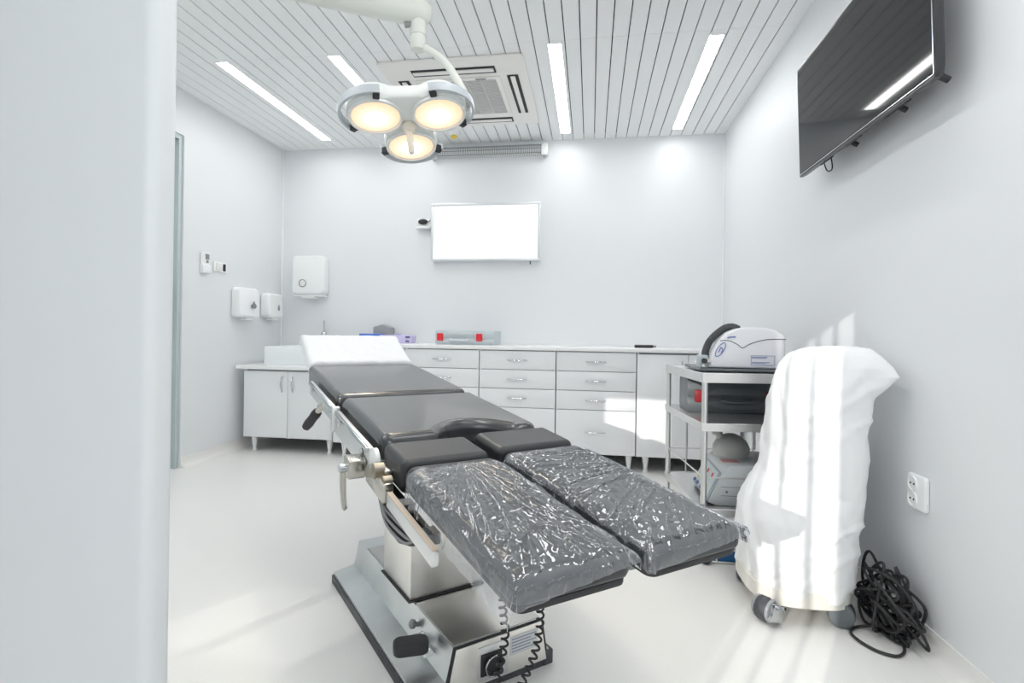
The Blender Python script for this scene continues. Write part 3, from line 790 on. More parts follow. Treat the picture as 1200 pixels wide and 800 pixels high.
# ------------------------------------------------------------------ operating table
OT = V(-.51908, 1.80129, .72); AT = V(.784776, .619779, 0); ST = V(.616390, -.780486, -.104426); NT = V(.064721, -.081951, .994533)
MT = basis(OT, AT, ST, NT)                     # top frame: x across, y towards the foot end, z off the pad surface
def T(a, s, h): return MT @ V(a, s, h)
ps = math.radians(41); AB = V(math.cos(ps), math.sin(ps), 0); SB = V(math.sin(ps), -math.cos(ps), 0)
MB = basis((0, 0, 0), AB, SB, (0, 0, 1))       # base frame
def Bp(a, s, z): return MB @ V(a, s, z)
tb = empty('operating_table', Bp(.775, -1.75, 0)); tag(tb, 'operating table with black segmented pads on a stainless steel column', 'operating table')

# base: stepped stainless hood on a black rubber skirt
a0, a1, s0, s1 = .554, .997, -2.190, -1.312
bm = BM(); sec = [(a0, .018), (a0+.003, .043), (a0+.085, .058), (a0+.105, .150), (.960, .150), (.978, .058), (a1-.002, .043), (a1, .018)]
prism(bm, [(p[0], p[1]) for p in sec][::-1], s0, s1, basis((0, 0, 0), AB, (0, 0, 1), SB), bev=.003)
base = obj('base', bm, M_base, tb, angle=25)
bm = BM(); box(bm, a0-.002, a1+.002, s0-.002, s1+.002, .0006, .020, M=MB); box(bm, a0-.004, a0+.010, s0, s1, .0006, .034, M=MB, bev=.003)
for s_ in (s1-.02,): box(bm, a1-.030, a1+.006, s_-.02, s_+.026, .0006, .045, M=MB, bev=.004)
obj('rubber_skirt', bm, M_rubg, base)
bm = BM(); box(bm, .664, .956, s0+.10, s1-.003, .1502, .1525, M=MB, bev=.001); obj('top_plate', bm, mat('dark_steel', (.50, .49, .47), .3, metal=1, bump=.02, bscale=30, bstretch=(1, 1, 30)), base)
# front cover with black gasket
fp = basis(Bp(0, s1+.0005, 0), AB, (0, 0, 1), SB)
bm = BM(); prism(bm, [(a0+.075, .022), (.985, .022), (.962, .150), (.660, .150)], 0, .002, fp); obj('gasket', bm, M_rubber, base)
bm = BM(); prism(bm, [(a0+.086, .022), (.976, .022), (.955, .143), (.667, .143)], .002, .006, fp, bev=.001); fc = obj('front_cover', bm, M_steel, base)
bm = BM(); box(bm, .735, .835, .030, .128, .0065, .010, M=fp, bev=.001)
obj('socket_plate', bm, M_alu, base)
bm = BM(); box(bm, .742, .812, .045, .108, .0102, .014, M=fp, bev=.002); lathe(bm, [(.028, 0), (.028, .012), (.023, .012), (.021, .004), (0, .004)], fp @ Matrix.Translation((.780, .074, .0142)), 26)
obj('power_socket', bm, M_rubber, base)
bm = BM(); tube(bm, [fp @ V(.780+.029*math.cos(2*PI*k/28), .074+.029*math.sin(2*PI*k/28), .027) for k in range(28)], .0022, 6, closed=True); obj('socket_ring', bm, M_chrome, base)
bm = BM(); box(bm, .842, .942, .072, .128, .0064, .0068, M=fp); obj('rating_label', bm, mat('steel_label', (.66, .67, .67), .4), base)
bm = BM()
for i in range(5):
    zz = .118-i*.009; box(bm, .848, .935-.02*(i % 2), zz-.0012, zz+.0012, .0069, .0072, M=fp)
obj('label_print', bm, mat('label_ink', (.16, .20, .34), .5), base)
# brake pedal and locking knob on the side of the base
bm = BM(); tube(bm, [Bp(.655, -1.50, .10), Bp(.620, -1.47, .108), Bp(.585, -1.42, .124)], .010, 10); box(bm, .612, .640, -1.515, -1.40, .088, .100, M=MB, bev=.003)
pd = obj('brake_pedal', bm, M_alu, base)
Mped = basis(Bp(.578, -1.415, .128), AB, SB, (0, 0, 1)) @ Matrix.Rotation(math.radians(18), 4, 'Z')
bm = BM(); prism(bm, rrect(-.050, .050, -.030, .030, .022, 5), -.017, .017, Mped, bev=.008, seg=3); obj('pedal_pad', bm, M_rubber, pd)
bm = BM(); lathe(bm, [(.007, 0), (.007, .014), (.013, .016), (.014, .026), (.009, .031), (0, .032)], axis_m(Bp(.652, -1.535, .112), -AB+V(0, 0, .3)), 18); obj('locking_knob', bm, M_midgrey, base)
# column
bm = BM(); box(bm, .640, .915, -1.862, -1.590, .1527, .1575, M=MB, bev=.002); obj('column_gasket', bm, M_rubber, base)
bm = BM(); box(bm, .648, .907, -1.854, -1.598, .1576, .56, M=MB, bev=.004, seg=2); colm = obj('column', bm, M_steel, tb, angle=25)
bm = BM(); box(bm, .6465, .6478, -1.815, -1.775, .452, .492, M=MB); obj('sticker', bm, M_paperlab, colm)
bm = BM(); box(bm, .665, .890, -1.835, -1.615, .5605, .63, M=MB, bev=.01); obj('inner_column', bm, M_alu, tb)

# frame under the pads
bm = BM()
box(bm, -.235, .275, -1.08, .16, -.118, -.092, M=MT, bev=.004); box(bm, -.15, .19, -.30, .20, -.16, -.118, M=MT, bev=.006)
box(bm, -.22, -.06, .16, .41, -.112, -.092, M=MT, bev=.003); box(bm, .08, .25, .16, .41, -.112, -.092, M=MT, bev=.003); box(bm, -.22, -.06, .405, .90, -.112, -.0665, M=MT, bev=.003); box(bm, .08, .25, .405, .90, -.112, -.0665, M=MT, bev=.003)
obj('top_frame', bm, M_midgrey, tb)

def rect(a, b, c, d, r=.02): return rrect(a, b, c, d, r, 4)
def padpart(name, poly, h0, h1, r, m=M_vinyl):
    b = BM(); pad(b, poly, h0, h1, r, MT); o = obj(name, b, m, tb, angle=60)
    w = o.modifiers.new('normals', 'WEIGHTED_NORMAL'); w.weight = 100; w.keep_sharp = True
    return o
def board(poly, h0, h1):
    b = BM(); prism(b, [tuple(p) for p in poly], h0, h1, MT, bev=.002); return obj('pad_board', b, M_rubber, tb)
padpart('back_pad', rect(-.262, .302, -1.135, -.425, .028), -.078, .004, .026)
board(rect(-.25, .29, -1.12, -.44), -.0915, -.0785)
# seat pad with the perineal cut-out
y0, y1 = -.375, .182; out = []
for cx, cy_, an in ((.300-.03, y0+.03, 270), ): pass
poly = []
def arc(cx, cy, r, a, b, n=6): return [(cx+r*math.cos(math.radians(a+(b-a)*k/n)), cy+r*math.sin(math.radians(a+(b-a)*k/n))) for k in range(n+1)]
poly += arc(.270, y0+.03, .03, -90, 0); poly += arc(.262, y1-.04, .04, 0, 90)
cut = []
for k in range(17):
    t = k/16; x = .205-.285*t; cut.append((x, y1-.105*math.sin(PI*t)**.75*1.0))
poly += cut
poly += arc(-.220, y1-.04, .04, 90, 180); poly += arc(-.230, y0+.03, .03, 180, 270)
padpart('seat_pad', poly, -.078, .006, .034)
board(rect(-.25, .29, -.36, .06), -.0915, -.0785)
padpart('leg_pad', rect(-.266, -.004, .222, .402, .022), -.078, .002, .022, M_vinyl2)
padpart('leg_pad', rect(.034, .306, .200, .380, .022), -.078, .002, .022, M_vinyl2)
padpart('leg_pad', rect(-.270, -.010, .425, 1.002, .026), -.052, .002, .026, M_vinyl2)
padpart('leg_pad', rect(.026, .297, .402, 1.008, .026), -.052, .002, .026, M_vinyl2)
board(rect(-.255, -.02, .235, .39), -.0915, -.0785); board(rect(.045, .295, .212, .37), -.0915, -.0785)
board(rect(-.262, -.018, .44, .995), -.066, -.0525); board(rect(.034, .290, .415, 1.0), -.066, -.0525)
# raised headrest
ph = math.radians(20); Lh = .315
HY = (ST*math.cos(ph) - NT*math.sin(ph)).normalized(); HZ = AT.cross(HY)
HZ = HZ if HZ.z > 0 else -HZ
MH = basis(T(.02, -1.150, .012), AT, HY, HZ)
b = BM(); pad(b, rect(-.262, .262, -Lh, -.005, .05), -.078, 0, .028, MH); obj('headrest_pad', b, M_vinyl, tb, angle=60)
b = BM(); box(b, -.20, .20, -Lh+.03, .03, -.098, -.0785, M=MH, bev=.003); obj('headrest_board', b, M_rubber, tb)

# stainless side rails with their joints
def bar(name, s0, s1, h0, h1, a0=-.290, a1=-.276, m=M_alu):
    b = BM(); box(b, a0, a1, s0, s1, h0, h1, M=MT, bev=.002)
    return obj(name, b, m, tb, angle=30)
r1 = bar('side_rail', -.90, -.315, -.094, -.032); 
b = BM(); box(b, -.305, -.276, -.325, -.300, -.112, -.018, M=MT, bev=.003); obj('rail_joint', b, M_alu, tb)
r2 = bar('side_rail', -.298, .165, -.118, -.030)
b = BM()
for s_, h_ in ((-.80, -.055), (-.40, -.05), (-.22, -.055), (.10, -.06)): lathe(b, [(.011, 0), (.011, .006), (.007, .009), (0, .009)], axis_m(T(-.290, s_, h_), -AT), 14)
objs('rail_bolt', b, M_chrome, tb)
b = BM(); box(b, -.297, -.291, -.31, .165, -.045, -.030, M=MT, bev=.001); box(b, -.297, -.291, -.90, -.325, -.047, -.032, M=MT, bev=.001); obj('rail_lip', b, M_chrome, tb)
b = BM(); box(b, .318, .332, -.90, .16, -.115, -.035, M=MT, bev=.002); obj('side_rail', b, M_alu, tb)
b = BM()
for s_ in (-.75, -.05): box(b, -.277, .319, s_-.02, s_+.02, -.135, -.1185, M=MT)
objs('cross_bar', b, M_midgrey, tb)
# hinge disc and joint plates at the seat end
b = BM(); lathe(b, [(.040, 0), (.040, .012), (.030, .016), (0, .016)], axis_m(T(-.276, .205, -.060), -AT), 26); obj('hinge_disc', b, M_plastic, tb)
b = BM(); box(b, -.300, -.276, .165, .205, -.115, -.085, M=MT, bev=.003); box(b, -.310, -.280, .215, .385, -.112, -.060, M=MT, bev=.004); box(b, -.290, -.262, .255, .33, -.070, -.045, M=MT, bev=.003)
objs('joint_plate', b, M_nickel, tb)
b = BM(); 
lathe(b, [(.022, 0), (.022, .028), (.014, .032), (0, .032)], axis_m(T(-.285, .300, -.052), -AT), 20)
lathe(b, [(.016, 0), (.016, .024), (0, .026)], axis_m(T(-.280, .36, -.062), -AT), 18)
objs('joint_nut', b, mat('bronze_nut', (.34, .30, .24), .35, metal=1), tb)
# clamp with hanging lever
b = BM(); box(b, -.345, -.291, .085, .150, -.128, -.070, M=MT, bev=.006, seg=3); cl = obj('clamp', b, M_nickel, tb)
b = BM(); lathe(b, [(.014, 0), (.014, .018), (.010, .022), (0, .022)], axis_m(T(-.345, .120, -.10), -AT), 16); obj('clamp_screw', b, M_chrome, cl)
b = BM(); top = T(-.335, .085, -.105); lp = smooth_path([top, top+V(-.012, .005, -.02), top+V(-.014, .006, -.07), top+V(-.008, .004, -.125), top+V(-.002, .001, -.135)], 6)
tube(b, lp, [.013, .014, .015]+[.012-.006*k/len(lp) for k in range(len(lp)-3)], 10); obj('clamp_lever', b, M_nickel, cl)
# rail along the leg section
b = BM(); box(b, -.302, -.286, .395, .720, -.115, -.080, M=MT, bev=.002); lr = obj('leg_rail', b, M_alu, tb, angle=30)
b = BM(); box(b, -.302, -.288, .395, .72, -.0798, -.0765, M=MT); obj('rail_strip', b, mat('rail_beige', (.62, .52, .42), .4), lr)
b = BM(); box(b, -.286, -.25, .43, .47, -.11, -.085, M=MT); box(b, -.286, -.25, .60, .64, -.11, -.085, M=MT); objs('rail_bracket', b, M_midgrey, lr)
# black rubber guard under the joint
b = BM(); gp = [(.25, -.112), (.60, -.112), (.585, -.128), (.53, -.165), (.45, -.195), (.36, -.20), (.29, -.175), (.255, -.14)]
prism(b, gp[::-1], .235, .285, basis(OT, ST, NT, -AT), bev=.010, seg=3); gd = obj('joint_guard', b, M_rubber, tb)
b = BM()
for i in range(3):
    tube(b, smooth_path([T(-.287, .27+.02*i, -.125-.006*i), T(-.289, .36, -.178+.018*i), T(-.289, .50, -.165+.018*i), T(-.287, .57, -.13)], 6), .004, 6)
obj('guard_rib', b, M_midgrey, gd)
# handgrip under the back section
b = BM(); cyl(b, T(-.28, -.585, -.065), T(-.30, -.62, -.110), .013, 14); gr = obj('tilt_handle', b, M_nickel, tb)
b = BM(); g0, g1 = T(-.30, -.62, -.110), T(-.335, -.70, -.200); dirg = (g1-g0).normalized()
lathe(b, [(.012, 0), (.019, .004), (.021, .02), (.019, .05), (.021, .09), (.018, (g1-g0).length-.006), (.010, (g1-g0).length), (0, (g1-g0).length)], axis_m(g0, dirg), 18); obj('rubber_grip', b, M_rubber, gr)

# white paper cover on the headrest
def drape(name, M, poly_fn, h0, h1, label, cat, m):
    pass
b = BM(); nu, nv = 70, 60; W0, W1_, Y0, Y1 = -.272, .272, -Lh-.010, .006; DR = .082; r = .022
def drop(d):
    """(outward, down) for a cloth lying over a rounded edge: d is the distance past the flat top"""
    if d <= 0: return 0, 0
    q = r*PI/2
    if d < q: th = d/r; return r*math.sin(th), r*(1-math.cos(th))
    return r, r+(d-q)
grid = []
for j in range(nv+1):
    row = []
    for i in range(nu+1):
        p = (W0+r-DR)+(W1_-W0-2*r+2*DR)*i/nu; q = (Y0+r-DR)+(Y1-Y0-2*r+DR+.045)*j/nv
        dx = max(W0+r-p, p-(W1_-r), 0); dy = max(Y0+r-q, q-(Y1-r), 0)
        sx = -1 if p < 0 else 1; sy = -1 if q < (Y0+Y1)/2 else 1
        ox, hx = drop(dx); oy, hy = drop(dy)
        X = min(max(p, W0+r), W1_-r)+sx*ox; Yq = min(max(q, Y0+r), Y1-r)+sy*oy
        hh = -max(hx, hy)
        n = noise.noise(V(X*16, Yq*16, hh*10))*.003+noise.noise(V(X*45, Yq*45, 3))*.0022
        corner = min(dx, dy)
        row.append(b.verts.new(MH @ V(X+sx*(n+corner*.12), Yq+sy*corner*.12, .004+hh+n+.003)))
    grid.append(row)
for j in range(nv):
    for i in range(nu): b.faces.new((grid[j][i], grid[j][i+1], grid[j+1][i+1], grid[j+1][i]))
hc = obj('headrest_cover', b, M_paper, None, angle=180); tag(hc, 'white embossed paper cover over the raised table headrest', 'paper cover')
sm = hc.modifiers.new('thickness', 'SOLIDIFY'); sm.thickness = .0015; sm.offset = 1

# clear polythene sleeves over the two long leg pads
def sleeve(A0, A1, S0, S1, top, label, seed, dl, dr, dfl, dfr, hub):
    """film lying over a pad: flat on top, wrapped over both sides and the foot end"""
    b = BM(); nu, nv = 150, 190; r = .024; off = .0035
    uv = b.verts.layers.float_vector.new('crease')
    A0 -= off; A1 += off; S1 += off
    def drop(d):
        q = r*PI/2
        if d <= 0: return 0, 0
        if d < q: th = d/r; return r*math.sin(th), r*(1-math.cos(th))
        return r, r+(d-q)
    grid = []
    for j in range(nv+1):
        row = []; tv = j/nv
        for i in range(nu+1):
            tu = i/nu
            p = (A0+r-dl)+(A1-A0-2*r+dl+dr)*tu
            f = min(max((p-A0)/(A1-A0), 0), 1); df = dfl+(dfr-dfl)*f
            sst = S0 + .012*noise.noise(V(tu*9, seed, 0))+.004*noise.noise(V(tu*34, seed, 2))
            q = sst+(S1-r+df-sst)*tv
            dx = max(A0+r-p, p-(A1-r), 0); dy = max(q-(S1-r), 0)
            sx = -1 if f < .5 else 1
            ox, hx = drop(dx); oy, hy = drop(dy)
            X = min(max(p, A0+r), A1-r)+sx*ox; Y = min(q, S1-r)+oy; hh = -max(hx, hy)
            cn = min(dx, dy)
            # creases fan out from a gathered point, and run crosswise elsewhere
            dxh, dyh = X-hub[0], Y-hub[1]; an = math.atan2(dxh, dyh); rad = math.hypot(dxh, dyh)
            cr = V(an*12+seed, rad*2.0, hh*16+seed)
            n = noise.noise(V(an*13+seed, rad*4, hh*18))
            n2 = noise.noise(V(X*38+dyh*12, Y*30, hh*40+seed))
            ridge = max(0, 1-abs(n)*5)
            amp = .0042*(.35+ridge)+.0028*abs(n2)
            amp += .003*min(1, cn/.05)*(1+n)
            if hh < -r: amp += .004*(1+noise.noise(V(Y*26+X*26, hh*6, seed)))*min(1, (-hh-r)/.05)
            if dx > 0 and hx > hy: P = V(X+sx*amp, Y, hh+top+amp*.3)
            elif dy > 0: P = V(X, Y+amp, hh+top+amp*.3)
            else: P = V(X, Y, hh+top+amp)
            if cn > 0: P.x += sx*cn*.02; P.y += cn*.04
            if hh < -r*.6: cr = V(Y*34+seed, hh*9, seed) if (dx > 0 and hx > hy) else V(X*34+seed, hh*9, seed+3)
            v = b.verts.new(MT @ P); v[uv] = cr+V(n2*.35, n2*.5, 0)
            row.append(v)
        grid.append(row)
    for j in range(nv):
        for i in range(nu): b.faces.new((grid[j][i], grid[j][i+1], grid[j+1][i+1], grid[j+1][i]))
    o = obj('plastic_sleeve', b, M_film, None, angle=180); tag(o, label, 'plastic cover', 'clear plastic sleeves on the leg pads')
    return o
sleeve(-.270, -.010, .475, 1.003, .0035, 'crinkled clear plastic sleeve on the leg pad above the pedestal base', 3.1, .098, .055, .066, .036, (-.10, .40))
sleeve(.026, .297, .440, 1.009, .0035, 'crinkled clear plastic sleeve on the leg pad nearer the trolley', 8.7, .062, .060, .060, .036, (.48, .62))

# coiled cord hanging from under the foot end
b = BM(); pts = []
path = smooth_path([Bp(.760, -1.17, .565-.0), Bp(.757, -1.20, .45), Bp(.758, -1.215, .30), Bp(.768, -1.215, .20), Bp(.752, -1.21, .135), Bp(.735, -1.205, .075), Bp(.745, -1.20, .030), Bp(.785, -1.195, .035), Bp(.825, -1.195, .085), Bp(.858, -1.20, .135), Bp(.877, -1.205, .20), Bp(.872, -1.20, .30), Bp(.868, -1.19, .42), Bp(.868, -1.17, .575)], 40)
Tn, Nn = frames(path); acc = 0
for i, p in enumerate(path):
    if i: acc += (p-path[i-1]).length
    B = Tn[i].cross(Nn[i]); a = acc/.0135*2*PI*.62
    pts.append(p+(Nn[i]*math.cos(a)+B*math.sin(a))*.0095)
fine = []
tube(b, pts, .0033, 6); cc = obj('coiled_cord', b, M_rubber); tag(cc, 'black coiled cord hanging in a loop in front of the table base', 'cord')

# ------------------------------------------------------------------ surgical lamp
LN = V(.166, -.198, -.966).normalized(); LC = V(-.827, 2.297, 1.958)
e = empty('surgical_lamp', LC); tag(e, 'white three-reflector surgical lamp with warm glowing lenses', 'surgical lamp')
lens = [V(-.938, 2.186, 1.962), V(-.677, 2.26, 1.992), V(-.866, 2.444, 1.922)]
lens = [p-LN*((p-LC).dot(LN)) for p in lens]
lx = (lens[1]-lens[0]).normalized(); ly = LN.cross(lx)
ML = basis(LC, lx, ly, LN)           # z points out of the lenses, downwards
def l2(p): q = ML.inverted() @ p; return q.x, q.y
LL = [l2(p) for p in lens]
# housing: three lobes blended round the middle
def lobe_r(ang):
    best = 0
    for (x, y) in LL:
        d = math.hypot(x, y); a = math.atan2(y, x); c = math.cos(ang-a); s2 = .126**2-(d*math.sin(ang-a))**2
        if s2 > 0 and d*c+math.sqrt(s2) > best: best = d*c+math.sqrt(s2)
    return best
angs = [2*PI*k/120 for k in range(120)]
na = math.atan2(LL[0][1]+LL[1][1], LL[0][0]+LL[1][0])     # the side between the two near lobes is bridged flat
raw = []
for a in angs:
    df_ = abs((a-na+PI) % (2*PI)-PI); br = 0
    if df_ < math.radians(62): br = (.0788+.112)/max(.3, math.cos(df_))
    raw.append(max(lobe_r(a), .128, br if df_ < math.radians(50) else 0))
for _ in range(6): raw = [(raw[i-1]+2*raw[i]+raw[(i+1) % 120])/4 for i in range(120)]
bm = BM(); t = BM(); rings = []
for sc, z in ((.955, .004), (1.0, -.006), (1.0, -.035), (.97, -.055), (.86, -.072), (.60, -.082), (.30, -.086)):
    rings.append([t.verts.new((rr*sc*math.cos(a), rr*sc*math.sin(a), z)) for rr, a in zip(raw, angs)])
for a, c in zip(rings, rings[1:]):
    for i in range(120): t.faces.new((a[i], a[(i+1) % 120], c[(i+1) % 120], c[i]))
t.faces.new(rings[0][::-1]); t.faces.new(rings[-1]); merge(bm, t, ML)
hs = obj('lamp_housing', bm, M_lampw, e, angle=50)
for (x, y) in LL:
    bm = BM(); lathe(bm, [(.112, -.002), (.118, .002), (.118, .014), (.108, .016), (.106, .008)], ML @ Matrix.Translation((x, y, .004)), 48); rg = obj('lens_ring', bm, M_lampw, e)
    bm = BM(); lathe(bm, [(.1055, .006), (.10, .010), (.06, .015), (0, .017)], ML @ Matrix.Translation((x, y, .0045)), 48, cap=False); ln = obj('lens', bm, M_lens, rg)
    bm = BM(); lathe(bm, [(.050, .0175), (.030, .0195), (0, .0205)], ML @ Matrix.Translation((x, y, .0045)), 32); obj('bulb_glow', bm, M_bulb, ln)
    bm = BM(); lathe(bm, [(.105, 0), (.10, -.03), (.07, -.055), (.03, -.064), (0, -.066)], ML @ Matrix.Translation((x, y, -.055)), 40, cap=False); obj('reflector_dome', bm, M_lampw, e)
    # grey bumper arc round the outside of each lobe
    a = math.atan2(y, x); bm = BM(); n = 26; inner = []; span = math.radians(74)
    t = BM(); rows = []
    for k in range(n+1):
        an = a-span+2*span*k/n; ro, ri = .157, .147
        if k in (0, n): ro = .1565
        c_, s_ = math.cos(an), math.sin(an)
        rows.append([t.verts.new((x+rr*c_, y+rr*s_, z)) for rr, z in ((ri, -.030), (ro, -.030), (ro+.003, -.012), (ro, .008), (ri, .008))])
    for r0, r1 in zip(rows, rows[1:]):
        for i in range(5): t.faces.new((r0[i], r0[(i+1) % 5], r1[(i+1) % 5], r1[i]))
    t.faces.new(rows[0]); t.faces.new(rows[-1][::-1]); merge(bm, t, ML); bp_ = obj('bumper_handle', bm, M_bumper, e)
    for sg in (-1, 1):
        an = a+sg*span*.93; q = (x+.146*math.cos(an), y+.146*math.sin(an))
        Mk = ML @ Matrix.Translation((q[0], q[1], -.004)) @ Matrix.Rotation(an, 4, 'Z')
        bm = BM(); box(bm, -.030, .006, -.014, .014, -.014, .018, bev=.004, M=Mk); obj('bumper_clip', bm, M_rubber, bp_)
# sterile handle in the middle
hz = (LN+V(.0, .10, -.15)).normalized()
bm = BM(); lathe(bm, [(.034, 0), (.034, .010), (.026, .016), (.024, .03), (.015, .036), (.0145, .125), (.011, .134), (0, .135)], axis_m(LC+LN*.004, hz), 24); obj('sterile_handle', bm, mat('handle_cream', (.80, .74, .64), .4), e)
# curved yoke tube, swivel joint and spring arm
yend = lens[1]+(lens[1]-LC).normalized()*.092-LN*.060
bm = BM(); yk = smooth_path([(-.79, 2.30, 2.312), (-.755, 2.302, 2.300), (-.672, 2.305, 2.242), (-.597, 2.30, 2.135), (-.553, 2.295, 2.045), yend+V(.022, .004, .012), yend], 10)
tube(bm, yk, .017, 14); obj('yoke_tube', bm, M_lampc, e)
bm = BM(); lathe(bm, [(.0, 0), (.030, .002), (.034, .010), (.034, .06), (.032, .062), (.032, .066), (.036, .068), (.036, .16), (.03, .17), (0, .17)], Matrix.Translation((-.79, 2.30, 2.290)), 26); obj('swivel_joint', bm, M_lampc, e)
bm = BM(); A_, B_ = V(-.775, 2.305, 2.462), V(-1.45, 2.05, 2.520); ax_ = (B_-A_).normalized()
lathe(bm, [(0, -.045), (.025, -.042), (.045, -.026), (.055, 0), (.060, .05), (.062, .3), (.060, (B_-A_).length), (0, (B_-A_).length+.02)], axis_m(A_, ax_), 30)
arm = obj('spring_arm', bm, M_lampc, e)
bm = BM(); cyl(bm, (-.815, 2.285, 2.405), (-.845, 2.275, 2.395), .013, 10); obj('arm_screw', bm, M_midgrey, arm)
bm = BM(); lathe(bm, [(.07, 0), (.075, .02), (.05, .05), (.045, .15), (.09, .16), (.12, .20), (.12, .2185)], Matrix.Translation((-1.47, 2.045, 2.53)), 32); obj('ceiling_mount', bm, M_lampc, e)

# ------------------------------------------------------------------ covered machine on castors
mc = V(.765, 2.19, 0)
e = empty('covered_machine', mc); tag(e, 'wheeled machine hidden under a white cloth, only castors and base showing', 'medical machine')
def sel(cx, cy, ax, ay, n, k, N_):
    t = 2*PI*k/N_; c, s = math.cos(t), math.sin(t)
    return cx+ax*math.copysign(abs(c)**(2/n), c), cy+ay*math.copysign(abs(s)**(2/n), s)
bm = BM(); NN = 64; rings = [[bm.verts.new((*sel(.775, 2.185, ax, ay, 3.2, k, NN), z)) for k in range(NN)] for ax, ay, z in ((.170, .195, .066), (.178, .203, .072), (.178, .203, .125), (.165, .19, .13))]
for a, c in zip(rings, rings[1:]):
    for i in range(NN): bm.faces.new((a[i], a[(i+1) % NN], c[(i+1) % NN], c[i]))
bm.faces.new(rings[0][::-1]); bm.faces.new(rings[-1]); obj('machine_base', bm, mat('cream_plastic', (.78, .76, .70), .4), e)
bm = BM(); box(bm, .74, .88, 2.13, 2.27, .1305, .90, bev=.03, seg=3); obj('machine_body', bm, M_dev, e)
bm = BM(); box(bm, .935, .9535, 2.10, 2.2, .075, .14, bev=.003); obj('side_block', bm, M_blue, e)
def castor(x, y, ang, hous=True):
    d = V(math.cos(ang), math.sin(ang), 0); s = d.cross(V(0, 0, 1)); cen = V(x, y, .0455)
    b = BM(); lathe(b, [(.014, -.0), (.014, .012), (0, .014)], Matrix.Translation((x, y, .0520)), 14)
    for sg in (-1, 1):
        Mx = basis(cen+s*sg*.026, d, (0, 0, 1), s*sg)
        lathe(b, [(.041, -.004), (.043, 0), (.038, .007), (0, .009)], Mx, 28)
    c = obj('castor', b, mat('castor_grey', (.30, .31, .33), .4, var=.05, vscale=40) if hous else M_grey, e)
    b = BM(); lathe(b, [(.0, -.021), (.040, -.021), (.0448, -.015), (.0448, .015), (.040, .021), (0, .021)], axis_m(cen, s), 30); obj('wheel', b, M_rubg, c)
    if hous:
        b = BM(); q = cen-s*.0; box(b, -.030, .030, .030, .050, -.030, .030, M=basis(q, d, s, (0, 0, 1)) @ Matrix.Rotation(.3, 4, 'Y'), bev=.004); cyl(b, q+s*.04+V(0, 0, .02), q+s*.075+V(0, 0, .03), .006, 8); obj('brake_tab', b, M_chrome, c)
castor(.640, 2.02, math.radians(35)); castor(.895, 2.035, math.radians(-20), False); castor(.655, 2.335, math.radians(70), False); castor(.90, 2.33, math.radians(20), False)
# cloth cover: stacked outlines with draped folds
prof = [  # z, left, right, front, back
 (.108, .606, .960, 1.985, 2.385), (.16, .598, .975, 1.975, 2.395), (.223, .588, .985, 1.970, 2.40), (.30, .587, .987, 1.972, 2.40), (.352, .595, .989, 1.975, 2.40),
 (.41, .622, .992, 1.985, 2.395), (.451, .645, .996, 1.995, 2.39), (.505, .684, 1.000, 2.00, 2.385), (.60, .700, 1.010, 2.005, 2.38), (.70, .706, 1.019, 2.01, 2.38),
 (.78, .714, 1.024, 2.01, 2.37), (.84, .725, 1.038, 2.01, 2.37), (.885, .738, 1.056, 2.015, 2.36), (.915, .752, 1.053, 2.02, 2.355), (.94, .772, 1.046, 2.03, 2.35),
 (.958, .792, 1.040, 2.04, 2.34), (.972, .82, 1.034, 2.055, 2.325), (.983, .86, 1.025, 2.085, 2.30), (.988, .90, .99, 2.13, 2.25), (.989, .94, .95, 2.18, 2.20)]
bm = BM(); NN = 220; rows = []
fine = []
for i in range(len(prof)-1):
    for k in range(6):
        t = k/6; fine.append([prof[i][j]*(1-t)+prof[i+1][j]*t for j in range(5)])
fine.append(list(prof[-1]))
for z, l, r_, f_, b_ in fine:
    row = []
    for k in range(NN):
        t = 2*PI*k/NN; c, s = math.cos(t), math.sin(t); n = 2.7+.9*min(1, max(0, (z-.3)/.3))
        cx, cy, ax, ay = (l+r_)/2, (f_+b_)/2, (r_-l)/2, (b_-f_)/2
        x = cx+ax*math.copysign(abs(c)**(2/n), c); y = cy+ay*math.copysign(abs(s)**(2/n), s)
        nd = V(c, s, 0); fade = min(1, max(.12, (.985-z)/.10))
        # long diagonal drapes pulled from the upper corner, finer creases near the hem
        w = noise.noise(V((x-y)*7+z*5.0, (x+y)*2-z*1.2, 1.7))*.018+noise.noise(V((x-y)*19+z*13, z*3, 4.1))*.008+noise.noise(V(x*30, y*30, z*22))*.0022
        rg = noise.noise(V((x-y)*5-z*6.5+2, z*1.5, 9)); w += max(0, 1-abs(rg)*7)*.008
        # corner of the cloth that sticks out to the right
        tip = max(0, 1-abs(z-.885)/.08)
        ta = max(0, math.cos(t-math.radians(-40)))**26
        out_ = w*fade + tip*ta*.040
        x += nd.x*out_; y += nd.y*out_
        zz = z
        if z < .2: zz += .012*noise.noise(V(c*2.2, s*2.2, 3)) + (-.02*max(0, -s) if z < .12 else 0)*(1 if c < .6 else .0)
        row.append(bm.verts.new((min(x, 1.100), min(y, 2.43), zz)))
    rows.append(row)
for a, c in zip(rows, rows[1:]):
    for k in range(NN): bm.faces.new((a[k], a[(k+1) % NN], c[(k+1) % NN], c[k]))
bm.faces.new(rows[-1])
cv = obj('cloth_cover', bm, M_cloth, None, angle=180); tag(cv, 'white cloth cover draped over the wheeled machine', 'cloth cover')
sd = cv.modifiers.new('thickness', 'SOLIDIFY'); sd.thickness = .002

